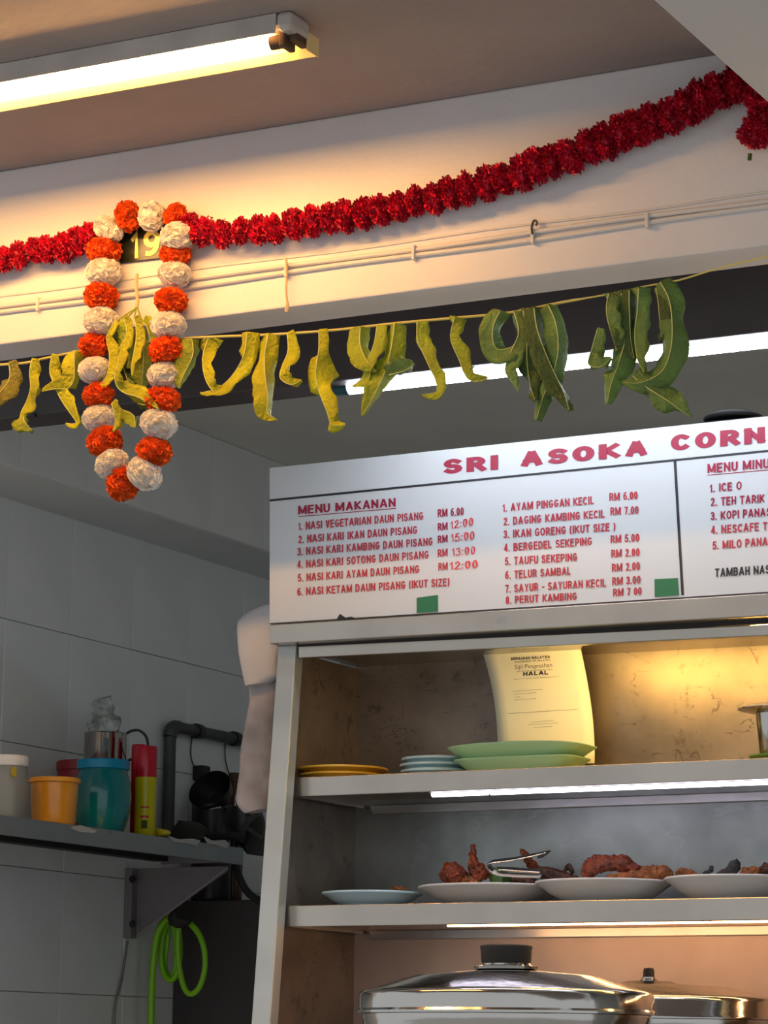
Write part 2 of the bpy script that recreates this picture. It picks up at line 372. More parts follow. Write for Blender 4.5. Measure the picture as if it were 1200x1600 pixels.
# block capitals as pen strokes in a box 0..w by 0..1
GL = {
 'A': (.78, [[(0, 0), (.39, 1)], [(.39, 1), (.78, 0)], [(.13, .30), (.65, .30)]]), 'B': (.62, [[(0, 0), (0, 1)], [(0, 1), (.32, 1)] + _arc(.34, .76, .24, .24, 90, -90) + [(0, .52)], [(.34, .52)] + _arc(.36, .26, .26, .26, 90, -90) + [(0, 0)]]),
 'C': (.64, [_arc(.33, .5, .33, .5, 48, 312, 14)]), 'D': (.64, [[(0, 0), (0, 1)], [(0, 1), (.28, 1)] + _arc(.28, .5, .36, .5, 90, -90, 10) + [(0, 0)]]),
 'E': (.55, [[(.55, 1), (0, 1), (0, 0), (.55, 0)], [(0, .52), (.5, .52)]]), 'F': (.52, [[(.52, 1), (0, 1), (0, 0)], [(0, .52), (.46, .52)]]),
 'G': (.68, [_arc(.34, .5, .34, .5, 48, 330, 14) + [(.66, .44), (.38, .44)]]), 'H': (.62, [[(0, 0), (0, 1)], [(.62, 0), (.62, 1)], [(0, .5), (.62, .5)]]),
 'I': (.02, [[(.01, 0), (.01, 1)]]), 'J': (.48, [[(.48, 1), (.48, .25)] + _arc(.24, .25, .24, .25, 0, -180)]), 'K': (.66, [[(0, 0), (0, 1)], [(.62, 1), (0, .38)], [(.2, .56), (.66, 0)]]),
 'L': (.5, [[(0, 1), (0, 0), (.5, 0)]]), 'M': (.92, [[(0, 0), (0, 1)], [(0, 1), (.46, .12)], [(.46, .12), (.92, 1)], [(.92, 1), (.92, 0)]]), 'N': (.68, [[(0, 0), (0, 1)], [(0, 1), (.68, 0)], [(.68, 0), (.68, 1)]]),
 'O': (.70, [_arc(.35, .5, .35, .5, 0, 360, 18)]), 'P': (.58, [[(0, 0), (0, 1)], [(0, 1), (.3, 1)] + _arc(.3, .72, .28, .28, 90, -90) + [(0, .44)]]),
 'R': (.64, [[(0, 0), (0, 1)], [(0, 1), (.32, 1)] + _arc(.32, .74, .27, .26, 90, -90) + [(0, .48)], [(.34, .48), (.64, 0)]]),
 'S': (.60, [_arc(.30, .745, .28, .255, 30, 255, 9) + _arc(.30, .255, .30, .255, 80, -150, 9)]), 'T': (.62, [[(0, 1), (.62, 1)], [(.31, 1), (.31, 0)]]),
 'U': (.62, [[(0, 1), (0, .3)] + _arc(.31, .3, .31, .3, 180, 360) + [(.62, 1)]]), 'V': (.68, [[(0, 1), (.34, 0)], [(.34, 0), (.68, 1)]]), 'Y': (.66, [[(0, 1), (.33, .45), (.66, 1)], [(.33, .45), (.33, 0)]]),
 'Z': (.58, [[(0, 1), (.58, 1)], [(.58, 1), (0, 0)], [(0, 0), (.58, 0)]]), 'W': (.9, [[(0, 1), (.22, 0), (.45, .9), (.68, 0), (.9, 1)]]),
 '0': (.50, [_arc(.25, .5, .25, .5, 0, 360, 16)]), '1': (.22, [[(0, .76), (.2, 1), (.2, 0)]]), '2': (.50, [_arc(.25, .74, .24, .26, 165, -35, 8) + [(0, 0), (.5, 0)]]),
 '3': (.50, [_arc(.24, .75, .24, .25, 150, -90, 8), _arc(.24, .26, .26, .26, 90, -150, 8)]), '4': (.54, [[(.4, 0), (.4, 1)], [(.4, 1), (0, .28)], [(0, .28), (.54, .28)]]),
 '5': (.50, [[(.46, 1), (.08, 1), (.03, .55)] + _arc(.24, .31, .26, .31, 120, -150, 9)]), '6': (.50, [_arc(.25, .30, .25, .30, 0, 360, 12), _arc(.33, .42, .33, .58, 178, 75, 6)]),
 '7': (.50, [[(0, 1), (.5, 1)], [(.5, 1), (.18, 0)]]), '8': (.50, [_arc(.25, .75, .22, .25, 0, 360, 12), _arc(.25, .26, .25, .26, 0, 360, 12)]), '9': (.50, [_arc(.25, .70, .25, .30, 0, 360, 12), _arc(.17, .58, .33, .58, -2, -105, 6)]),
 '.': (.02, [[(.0, .0), (.02, .0)]]), ':': (.02, [[(.0, .08), (.02, .08)], [(.0, .62), (.02, .62)]]), '-': (.3, [[(0, .42), (.3, .42)]]), '_': (.5, [[(0, .1), (.5, .1)]]),
 '(': (.2, [_arc(.3, .45, .28, .66, 125, 235, 7)]), ')': (.2, [_arc(-.1, .45, .28, .66, 55, -55, 7)]),
}
def stroke_text(s, tx, ty, gap=.15, space=.58):
    """quads for every stroke; tx, ty: half the pen's breadth across and up"""
    vs, fs = [], []; x = 0; lay = []; k_ = 0
    for ch in s:
        if ch == ' ': x += space; continue
        wd, sts = GL[ch]
        for st in sts:
            P = [(x + tx + a, ty + b * (1 - 2 * ty)) for a, b in st]; P = [p for i, p in enumerate(P) if i == 0 or math.hypot(p[0] - P[i - 1][0], p[1] - P[i - 1][1]) > 1e-4]; n = len(P); L, Rr = [], []
            closed = math.hypot(P[0][0] - P[-1][0], P[0][1] - P[-1][1]) < 1e-4 and n > 4
            for i, p in enumerate(P):
                a = P[i - 1] if i else (P[-2] if closed else None); c = P[i + 1] if i < n - 1 else (P[1] if closed else None)
                def nrm(u, v):
                    dx, dy = v[0] - u[0], v[1] - u[1]; l = math.hypot(dx, dy) or 1; return (-dy / l, dx / l)
                if a and c:
                    n1, n2 = nrm(a, p), nrm(p, c); mx, my = n1[0] + n2[0], n1[1] + n2[1]; q = mx * mx + my * my
                    k = min(2 / q if q > .05 else 3, 1.9); N_ = (mx * k, my * k)
                    ext = (0, 0)
                else:
                    N_ = nrm(a or p, p if a else c); sg_ = 1 if a else -1; T_ = (N_[1], -N_[0]); ext = (T_[0] * tx * .9 * sg_, T_[1] * ty * .9 * sg_)
                    if abs(T_[0]) < .6: ext = (ext[0] * 0, T_[1] * ty * sg_ * .98)
                L.append((p[0] + N_[0] * tx + ext[0], p[1] + N_[1] * ty + ext[1])); Rr.append((p[0] - N_[0] * tx + ext[0], p[1] - N_[1] * ty + ext[1]))
            k0 = len(vs); k_ += 1
            for a, b in zip(L, Rr): lay += [k_ % 7] * 2
            for a, b in zip(L, Rr): vs += [(a[0], min(1.03, max(-.03, a[1])) if ch not in '()' else a[1]), (b[0], min(1.03, max(-.03, b[1])) if ch not in '()' else b[1])]
            for i in range(n - 1): fs.append((k0 + 2 * i, k0 + 2 * i + 1, k0 + 2 * i + 3, k0 + 2 * i + 2))
        x += wd + 2 * tx + gap
    x0 = min(v[0] for v in vs); x1 = max(v[0] for v in vs)
    return [((a - x0) / (x1 - x0), b) for a, b in vs], fs, lay
def letters(s, bl, br, cap, m, parent, Y=None, surf=None, name='lettering', pen=(.085, .075), wob=0, gap=.15):
    vs, fs, lay = stroke_text(s.upper(), pen[0], pen[1], gap); out = []
    for (u, v), ly in zip(vs, lay):
        x = bl[0] + (br[0] - bl[0]) * u; y = bl[1] + (br[1] - bl[1]) * u - cap * v
        if wob: x += wob * math.sin(u * 23 + v * 3); y += wob * math.sin(u * 31 + 1)
        out.append((surf(x, y) if surf else at(x, y, Y=Y)) + Vector((0, -.0002 * ly, 0)))
    return MB().add(out, fs).build(name, m, parent)
letters('1', (204, 404.5), (216, 403), 42, 'gold', np_, Y=NY - .0008, name='digit', pen=(.10, .09))
letters('9', (224, 401), (250, 398), 40, 'gold', np_, Y=NY - .0008, name='digit', pen=(.10, .09))
p0 = at(187, 348, Y=NY); p1 = at(266, 337, Y=NY)
MB().tube([p0, p1], .0018, 6).build('top_edge', 'gold', np_)

# ---------------------------------------------------------------- garlands
def ruffle(n, r, seed, tip=.32, core=.72, jag=.12, flat=.82):
    rnd = random.Random(seed); b = MB()
    vs, fs = ICO2; b.add([(v.x * r * core, v.y * r * core, v.z * r * core * flat) for v in vs], fs)
    for i in range(n):
        z = 1 - 2 * (i + .5) / n; a = i * 2.399963; s = math.sqrt(1 - z * z)
        d = Vector((s * math.cos(a), s * math.sin(a), z)) + Vector([rnd.gauss(0, .10) for _ in range(3)]); d.normalize()
        t = d.cross(Vector((rnd.random() - .5, rnd.random() - .5, rnd.random() - .5))).normalized(); q = d.cross(t)
        L = r * (1 + rnd.uniform(-jag, jag * .5)); w = r * tip * rnd.uniform(.7, 1.2); cu = r * rnd.uniform(-.12, .12)
        P = [d * r * .45 - t * w * .2, d * r * .45 + t * w * .2, d * L * .84 + t * w * .9 + q * cu, d * L * .93 + t * w * .55 - q * cu,
             d * L + q * cu * 1.5, d * L * .93 - t * w * .55 - q * cu, d * L * .84 - t * w * .9 + q * cu]
        b.add([(p.x, p.y, p.z * flat) for p in P], [(0, 1, 2, 3, 4), (0, 4, 5, 6)])
    return b
def protos(kind, m, n, r, k, **kw):
    out = []
    for i in range(k):
        o = ruffle(n, r, i * 7 + 3, **kw).build(kind, m, None, smooth='all', origin=(0, 0, 0)); out.append(o)
    return out
def place(protos_, used, parent, p, rot, sc, i):
    k = i % len(protos_)
    if k not in used: o = protos_[k]; used.add(k)
    else: o = protos_[k].copy(); C.objects.link(o)
    o.parent = parent; o.location = Vector(p) - W(parent); o.rotation_euler = rot; o.scale = sc; return o
PR = 30.5 * 4.95 / F
pom = [('O', 200, 338, 24), ('W', 237, 338, 24), ('O', 274, 337, 20), ('W', 277, 369, 26), ('O', 274, 397, 24), ('W', 273, 429, 25), ('O', 267, 470, 25), ('W', 263, 508, 27),
       ('O', 260, 548, 27), ('W', 257, 587, 26), ('O', 254, 625, 27), ('W', 248, 662, 28), ('O', 241, 705, 27), ('W', 226, 740, 28), ('O', 193, 755, 27), ('W', 175, 725, 26),
       ('O', 164, 690, 27), ('W', 154, 653, 25), ('O', 154, 618, 24), ('W', 148, 578, 25), ('O', 148, 540, 24), ('W', 158, 502, 27), ('O', 158, 463, 27), ('W', 162, 425, 28), ('O', 162, 391, 27), ('W', 170, 358, 24)]
g = thing('pompom_garland', at(215, 330, Y=BY - .03), 'long oval garland of orange and cream pompoms hanging on the beam', 'garland')
PO = protos('pompom', 'orange', 300, PR, 3, tip=.26, jag=.14, core=.82); PW = protos('pompom', 'cream', 200, PR, 3, tip=.46, jag=.05, core=.90)
uo, uw = set(), set(); GY = BY - .036
for i, (k, x, y, r) in enumerate(pom):
    a, c = pom[i - 1], pom[(i + 1) % len(pom)]
    dv = at(c[1], c[2], Y=GY) - at(a[1], a[2], Y=GY)
    tilt = math.atan2(dv.x, dv.z)
    rot = (random.uniform(-.25, .25), tilt + random.uniform(-.2, .2), random.uniform(0, 6))
    rot = (Matrix.Rotation(tilt, 3, 'Y') @ Matrix.Rotation(random.uniform(-.2, .2), 3, 'X') @ Matrix.Rotation(random.uniform(0, 6), 3, 'Z')).to_euler()
    yy = GY - (.012 if k == 'W' and 3 == i else 0) + random.uniform(-.004, .004)
    s = r / 26
    o = place(PO if k == 'O' else PW, uo if k == 'O' else uw, g, at(x, y, Y=yy), rot, (s, s, s), i // 2)
    o['label'] = 'orange pompom' if k == 'O' else 'cream white pompom'
MB().tube([at(x, y, Y=GY) for _, x, y, _ in pom] + [at(pom[0][1], pom[0][2], Y=GY)], .0015, 5).build('cord', 'twine', g)

RR = 27 * 4.95 / F
PRED = protos('puff', 'red', 380, RR, 4, tip=.13, jag=.24, core=.72, flat=.64); ur = set()
def red_garland(line, label, step, name='tinsel_garland', sc=1.0):
    g = thing(name, at(*line[0][:2], Y=BY - .03), label, 'garland')
    P = smooth_path(line, 12); acc = 0; k = 0; last = P[0]; nxt = 0
    cord = []
    for i, p in enumerate(P):
        acc += math.hypot(p[0] - last[0], p[1] - last[1]); last = p
        cord.append(at(p[0], p[1], Y=BY - .03))
        if acc >= nxt:
            q = P[min(i + 1, len(P) - 1)]; q0 = P[max(i - 1, 0)]
            dv = at(q[0], q[1], Y=4.4) - at(q0[0], q0[1], Y=4.4); tilt = math.atan2(dv.x, dv.z)
            rot = (Matrix.Rotation(tilt + random.uniform(-.15, .15), 3, 'Y') @ Matrix.Rotation(random.uniform(-.2, .2), 3, 'X') @ Matrix.Rotation(random.uniform(0, 6), 3, 'Z')).to_euler()
            s = p[2] / 27 * random.uniform(.93, 1.08)
            jx, jy = random.uniform(-2, 2), random.uniform(-3, 3)
            place(PRED, ur, g, at(p[0] + jx, p[1] + jy, Y=BY - .034 + random.uniform(-.004, .004)), rot, (s, s, s), random.randrange(100))
            nxt += step(p) if callable(step) else step
    MB().tube(cord[::4] + [cord[-1]], .0015, 5).build('cord', 'twine', g)
    return g
red_garland([(-40, 412, 25), (0, 405, 25), (60, 393, 25), (110, 382, 27), (148, 370, 27)], 'short stretch of crimson tinsel garland left of the number plate', 23)
red_garland([(292, 352, 27), (325, 366, 27), (380, 362, 26), (440, 354, 27), (500, 345, 27), (560, 336, 27), (620, 323, 27), (680, 309, 28), (740, 291, 29), (800, 273, 30), (860, 255, 31), (920, 231, 31), (980, 206, 31),
             (1040, 182, 32), (1090, 160, 32), (1130, 140, 32), (1160, 128, 30)], 'long crimson tinsel garland swagged right from the number plate to the cross beam', lambda p: 28)
red_garland([(1185, 145, 26), (1200, 165, 28), (1188, 190, 27), (1178, 212, 27), (1172, 232, 24)], 'loose end of crimson tinsel garland dangling at the right edge', 20)
tag(MB().tube([at(1172, 240, Y=BY - .03), at(1171, 250, Y=BY - .03)], .004, 6).build('wire_end', 'leafd'), 'dark green wire stub below the dangling tinsel end', 'wire')

# ---------------------------------------------------------------- leaves on a cord
def leaf(pts, m, parent, Y0=None, W0=34, seed=0, name='leaf'):
    rnd = random.Random(seed); P = smooth_path(pts, 8); n = len(P); b = MB(); sgn = rnd.choice((-1, 1)); ph = rnd.uniform(0, 6)
    Y0 = Y0 if Y0 is not None else SY
    k = 7; mpx = 4.9 / F
    for i, p in enumerate(P):
        x, y, w_ = p[0], p[1], max(2.0, p[2]); a = P[max(i - 1, 0)]; c = P[min(i + 1, n - 1)]
        dv = at(c[0], c[1], Y=Y0) - at(a[0], a[1], Y=Y0); T = dv.normalized()
        N = Vector((0, -1, 0)); S_ = T.cross(N).normalized()
        t = i / (n - 1)
        Wt = max(w_, W0 * min(1, (1 - t) * 3.2 + .12) * (.75 + .25 * math.sin(t * 3)))
        ca = min(1, w_ / Wt); sa = math.sqrt(1 - ca * ca) * sgn * (1 if (i // 9) % 2 == 0 else 1)
        cr = S_ * ca + N * sa; nn = T.cross(cr).normalized()
        cen = at(x, y, Y=Y0) + N * (.006 * math.sin(t * 5 + ph))
        for j in range(k):
            s = (j / (k - 1) - .5) * 2; e = abs(s) ** 2
            wv = 1 + e * (.05 * math.sin(t * 19 + ph + (2 if s > 0 else 0)) + .03 * math.sin(t * 43 + ph * 2 + s))
            fold = .42 * abs(s) * Wt * mpx + (.07 * math.sin(t * 23 + s * 3 + ph) + .02 * math.sin(t * 51 + ph + s)) * Wt * mpx * e
            b.v.append(tuple(cen + cr * (s * Wt * wv * mpx * .56) + nn * fold))
    for i in range(n - 1):
        for j in range(k - 1):
            q = i * k + j; b.f.append((q, q + 1, q + k + 1, q + k))
    lf = b.build(name, m, parent, smooth=True, solid=.0009)
    mid = []
    for i in range(1, n - 1, 2):
        c_ = Vector(b.v[i * k + k // 2]); mid.append(c_ + (EYE - c_).normalized() * .0007)
    MB().tube(mid, [.0011 * (1 - .7 * i / len(mid)) for i in range(len(mid))], 5).build('midrib', 'midrib', lf, smooth=True)
    return lf
SY = BY - .02
cordpts = [(-60, 575), (0, 570), (40, 567), (70, 560), (130, 548), (200, 538), (300, 528), (420, 523), (520, 516), (620, 505), (720, 496), (800, 488), (880, 472), (950, 460), (1010, 447), (1060, 438), (1120, 420), (1200, 400), (1260, 384)]
SYc = SY
tor = thing('leaf_garland', at(600, 508, Y=SYc), 'yellow cord strung below the beam with wilting green leaves hung over it', 'garland')
P = smooth_path(cordpts, 4)
MB().tube([at(x, y, Y=SYc) for x, y in P], [.0034 if x < 900 else .0022 for x, y in P], 6, flat=.6).build('cord', 'cord', tor, smooth=True)
LV = [
 ('leafo', [(12, 565, 16), (12, 590, 32), (2, 612, 36), (-12, 636, 10)]),
 ('leafy', [(53, 560, 18), (47, 583, 27), (46, 604, 16), (39, 625, 24), (31, 645, 20), (33, 662, 8)]),
 ('leafm', [(36, 650, 12), (42, 662, 9), (49, 672, 2)]),
 ('leafy', [(83, 553, 14), (77, 578, 28), (82, 600, 18), (92, 622, 24), (106, 642, 18), (120, 661, 9), (105, 662, 3)]),
 ('leafy', [(119, 548, 28), (117, 572, 15), (114, 592, 14), (103, 606, 14), (86, 607, 9), (66, 612, 3)]),
 ('leafm', [(300, 529, 20), (299, 552, 13), (289, 580, 14), (281, 608, 4)]),
 ('leafy', [(324, 524, 36), (316, 556, 26), (322, 590, 18), (336, 612, 14), (351, 604, 4)]),
 ('leafy', [(389, 519, 30), (383, 552, 32), (364, 582, 22), (340, 604, 13), (313, 614, 4)]),
 ('leafy', [(417, 519, 28), (412, 552, 32), (415, 588, 25), (421, 622, 15), (419, 645, 13), (432, 656, 3)]),
 ('leafy', [(446, 519, 10), (448, 548, 27), (441, 572, 17), (440, 592, 16), (457, 602, 15), (471, 594, 5)]),
 ('leafy', [(499, 515, 16), (497, 545, 22), (491, 582, 52), (497, 612, 27), (510, 642, 24), (520, 664, 22), (542, 665, 3)]),
 ('leafm', [(562, 509, 25), (560, 535, 24), (572, 560, 20), (590, 582, 6)]),
 ('leafm', [(588, 507, 22), (585, 540, 26), (574, 568, 15), (566, 590, 14), (548, 602, 4)]),
 ('leafm', [(616, 504, 27), (609, 542, 34), (602, 578, 27), (588, 615, 14), (568, 652, 3)]),
 ('leafg', [(608, 588, 11), (630, 578, 14), (647, 567, 2)]),
 ('leafm', [(654, 502, 24), (652, 530, 27), (664, 562, 18), (678, 592, 14), (682, 612, 16), (661, 617, 3)]),
 ('leafm', [(713, 495, 29), (704, 528, 18), (715, 560, 20), (726, 588, 16), (742, 596, 9), (764, 592, 2)]),
 ('leafg', [(783, 485, 26), (772, 515, 22), (776, 545, 30), (800, 540, 20), (817, 525, 6)]),
 ('leafg', [(802, 486, 24), (812, 520, 28), (800, 552, 28), (790, 580, 18), (800, 598, 9), (808, 611, 2)]),
 ('leafd', [(819, 484, 26), (825, 520, 30), (822, 560, 36), (826, 600, 26), (836, 626, 8)]),
 ('leafd', [(836, 480, 22), (841, 515, 22), (852, 550, 18), (866, 585, 16), (880, 615, 14), (889, 642, 10)]),
 ('leafg', [(857, 476, 22), (870, 505, 26), (873, 545, 26), (862, 585, 30), (846, 620, 24), (837, 656, 12)]),
 ('leafg', [(953, 458, 26), (949, 490, 22), (955, 525, 20), (962, 548, 8)]),
 ('leafg', [(1000, 449, 28), (996, 485, 26), (990, 520, 26), (994, 560, 18), (1008, 582, 7)]),
 ('leafd', [(985, 452, 22), (985, 490, 24), (984, 530, 18), (990, 560, 8)]),
 ('leafg', [(972, 456, 24), (968, 490, 30), (975, 525, 34), (966, 565, 36), (956, 600, 26), (951, 632, 10)]),
 ('leafg', [(935, 512, 10), (924, 542, 27), (917, 568, 24), (940, 573, 14), (957, 560, 5)]),
 ('leafd', [(1022, 446, 20), (1031, 485, 22), (1035, 530, 16)]),
 ('leafg', [(985, 585, 24), (1010, 605, 30), (1042, 625, 36), (1062, 640, 16), (1081, 652, 2)]),
 ('leafg', [(1030, 439, 28), (1046, 468, 34), (1052, 505, 30), (1050, 545, 40), (1035, 580, 36), (1000, 597, 28), (970, 596, 6)]),
]
for i, (m_, p) in enumerate(LV):
    leaf(p, m_, tor, Y0=SYc - .006 - .004 * (i % 3), seed=i * 3 + 1)
bu = thing('leaf_bunch', at(213, 428, Y=BY - .03), 'bunch of yellow-green leaves hanging inside the pompom garland', 'leaves')
MB().tube([at(x, y, Y=BY - .022) for x, y in smooth_path([(214, 428), (213, 450), (215, 470), (213, 482)], 4)], .0035, 7).build('stem', 'twine', bu, smooth=True)
for q in ([(213, 480), (205, 490), (194, 500)], [(213, 480), (211, 490), (210, 498)], [(214, 480), (218, 490), (223, 503)], [(212, 482), (196, 492), (180, 505)]):
    MB().tube([at(x, y, Y=BY - .026) for x, y in smooth_path(q, 4)], .0017, 6).build('stalk', 'leafm', bu, smooth=True)
BV = [('leafd', [(172, 512, 22), (176, 530, 22), (182, 548, 10)], -.012), ('leafd', [(188, 565, 20), (200, 590, 34), (207, 612, 10)], -.018), ('leafm', [(224, 512, 10), (226, 560, 22), (221, 590, 18), (215, 612, 5)], -.02),
      ('leafy', [(182, 500, 10), (165, 525, 14), (168, 552, 21), (167, 580, 21), (158, 600, 14), (141, 607, 4)], -.045), ('leafy', [(194, 497, 8), (196, 520, 18), (183, 545, 22), (184, 570, 18), (178, 588, 4)], -.042),
      ('leafm', [(223, 502, 8), (233, 515, 18), (237, 540, 12), (232, 558, 6)], -.032), ('leafy', [(210, 496, 8), (211, 520, 20), (207, 550, 19), (206, 572, 10), (209, 589, 2)], -.05),
      ('leafy', [(181, 580, 8), (181, 600, 9), (190, 612, 20), (212, 619, 24), (232, 630, 12), (249, 640, 3)], -.066), ('leafg', [(196, 600, 14), (212, 628, 24), (230, 632, 8)], -.03),
      ('leafy', [(176, 630, 10), (180, 648, 14), (173, 674, 5)], -.06), ('leafm', [(186, 640, 14), (204, 646, 12), (212, 668, 3)], -.05), ('leafm', [(203, 500, 8), (201, 540, 18), (197, 575, 10)], -.03)]
for i, (m_, p, dy) in enumerate(BV):
    leaf(p, m_, bu, Y0=BY + dy, seed=50 + i, W0=28)

# ---------------------------------------------------------------- stall cabinet
ZH0, ZH1 = 2.436, 2.478                      # header band
XL = -2.833
cab = thing('display_cabinet', (-1.9, 5.15, 1.2), 'tall stainless steel food display cabinet under the menu board', 'cabinet')
XR = -1.1; YB = 5.34
def frontY(z): return 5.0 - .108 * (2.435 - z)
b = MB()
q0 = [at(421, 976, Y=4.965), at(1300, 920.5, Y=4.965), at(1300, 956.5, Y=4.965), at(421, 1006, Y=4.965)]
b.hexa(q0, [v + Vector((0, .40, 0)) for v in q0]).build('top_panel', 'steel', cab, bevel=.002)
# slim rail under the header
r0 = [at(466, 1010, Y=5.003), at(1300, 971, Y=5.003), at(1300, 988, Y=5.003), at(466, 1028, Y=5.003)]
MB().hexa(r0, [v + Vector((0, .02, 0)) for v in r0]).build('rail', 'steel', cab, bevel=.0015)
zb = 1.25
MB().box((at(466, 1020, Y=5.006).x, 5.006, 2.418), (XR, 5.02, 2.452)).build('filler_strip', 'blackm', cab)  # black strip added as the shadow line under the header; hides the tube
for (x0, x1, lab) in ((XL, XL + .043, None), (XR - .04, XR, None)):
    zt_ = 2.436
    q0 = [(x0, frontY(zb), zb), (x1, frontY(zb), zb), (x1, frontY(zb) + .035, zb), (x0, frontY(zb) + .035, zb)]
    q1 = [(x0, frontY(zt_), zt_), (x1, frontY(zt_), zt_), (x1, frontY(zt_) + .035, zt_), (x0, frontY(zt_) + .035, zt_)]
    MB().hexa(q0, q1).build('post', 'post', cab, bevel=.003)
# side panels
for x0 in (XL + .004, XR - .008):
    q0 = [(x0, frontY(zb) + .03, zb), (x0 + .004, frontY(zb) + .03, zb), (x0 + .004, YB, zb), (x0, YB, zb)]
    q1 = [(x0, frontY(2.43) + .03, 2.43), (x0 + .004, frontY(2.43) + .03, 2.43), (x0 + .004, YB, 2.43), (x0, YB, 2.43)]
    MB().hexa(q0, q1).build('side_panel', 'back', cab)
ZS1, ZS2 = 2.162, 1.898
MB().box((XL + .004, YB, ZS1 - .02), (XR, YB + .01, 2.435)).build('back_panel', 'back', cab)
MB().box((XL + .004, YB, ZS2 - .02), (XR, YB + .01, ZS1 - .02)).build('back_panel', 'back2', cab)
MB().box((XL + .004, YB, zb), (XR, YB + .01, ZS2 - .02)).build('back_panel', 'back3', cab)
for zs, yf, (l0, l1), bot in ((ZS1, 5.02, (at(459, 1214, Y=5.02).x, XR - .042), .040), (ZS2, 4.985, (at(443, 1418, Y=4.985).x, XR - .042), .043)):
    s_ = MB().box((l0, yf, zs - .006), (l1, YB, zs)).build('shelf', 'steel', cab)
    MB().box((l0, yf - .002, zs - bot), (l1, yf + .012, zs)).build('front_lip', 'steel', s_, bevel=.0015)
    MB().box((l0, yf + .012, zs - bot), (l0 + .012, YB, zs - .006)).build('side_lip', 'steel', s_)
    MB().box((l0 + .02, YB - .012, zs - bot - .012), (l1, YB, zs - bot + .008)).build('back_rail', 'rim', s_, bevel=.002)
MB().box((XL, 4.2, 1.19), (XR, 5.36, 1.25)).build('counter_top', 'counter', cab, bevel=.003)
MB().box((XL + .02, 4.24, .06), (XR - .02, 5.34, 1.19)).build('base', 'counter', cab)
for x_ in (XL + .05, XR - .09):
    for y_ in (4.28, 5.26): MB().box((x_, y_, 0), (x_ + .04, y_ + .04, .065)).build('foot', 'post', cab)
# lamps inside the cabinet
for (xa, xbb, ya, yb_) in ((676, 762, 1246, 1243), (767, 1260, 1243, 1224)):
    pa, pb = at(xa, ya, Y=5.045), at(xbb, yb_, Y=5.045)
    zc = ZS1 - .041
    t_ = thing('led_strip', (pa.x, 5.045, zc), 'short left piece of the glowing violet-white strip light under the upper shelf' if xa < 700 else 'long right piece of the glowing violet-white strip light under the upper shelf', 'lamp')
    MB().tube([(pa.x, 5.045, zc), (pb.x, 5.045, zc)], .0075, 12).build('diffuser', 'led', t_, smooth=True)
    MB().box((pa.x - .002, 5.034, zc), (pb.x + .002, 5.056, ZS1 - .0065)).build('housing', 'white', t_)
px0 = at(850, 1000, Y=5.06).x
t_ = thing('display_lamp', (px0 + .3, 5.06, 2.43), 'yellow tube lamp tucked behind the rail under the cabinet top', 'lamp')
MB().tube([(px0 - .02, 5.07, 2.424), (XR - .06, 5.07, 2.424)], .007, 12).build('tube', 'hlamp', t_, smooth=True)
MB().box((px0 - .03, 5.063, 2.43), (XR - .05, 5.082, 2.44)).build('housing', 'white', t_)
px0 = at(700, 1453, Y=5.10).x
t_ = thing('display_lamp', (px0 + .3, 5.10, 1.87), 'thin orange tube lamp under the lower food shelf', 'lamp')
MB().tube([(px0, 5.10, 1.862), (XR - .06, 5.10, 1.862)], .0055, 12).build('tube', 'slamp', t_, smooth=True)
MB().box((px0 - .01, 5.092, 1.864), (XR - .05, 5.108, 1.893)).build('housing', 'white', t_)

# ---------------------------------------------------------------- menu board
SG = 4.972
q = [at(421, 975, Y=SG), at(1330, 917.7, Y=SG), at(1330, 636.5, Y=SG), at(421, 731, Y=SG)]
sg = thing('menu_board', at(421, 975, Y=SG), 'white menu board with crimson lettering standing on the cabinet top', 'sign')
MB().hexa([v + Vector((0, .012, 0)) for v in q], q).build('panel', 'sign', sg, bevel=.001)
TY = SG - .0007
def bar(a, b_, th, m_, name='line'):
    (x0, y0), (x1, y1) = a, b_; dx, dy = x1 - x0, y1 - y0; L = math.hypot(dx, dy); nx, ny = -dy / L * th / 2, dx / L * th / 2
    v = [at(x0 + nx, y0 + ny, Y=TY), at(x1 + nx, y1 + ny, Y=TY), at(x1 - nx, y1 - ny, Y=TY), at(x0 - nx, y0 - ny, Y=TY)]
    return MB().add(v, [(0, 1, 2, 3)]).build(name, m_, sg)
bar((421, 782), (1330, 691.5), 3.4, 'ink', 'divider_line'); bar((1054.5, 720), (1066.6, 930), 4.2, 'ink', 'divider_line')
bar((421, 974.5), (1330, 917.3), 1.6, 'ink', 'edge_line')
bar((466, 807.2), (619, 794.2), 1.1, 'sred', 'underline'); bar((1105, 742.5), (1230, 731.5), 1.1, 'sred', 'underline')
PB, PM, PT = (.14, .085), (.10, .06), (.20, .125)
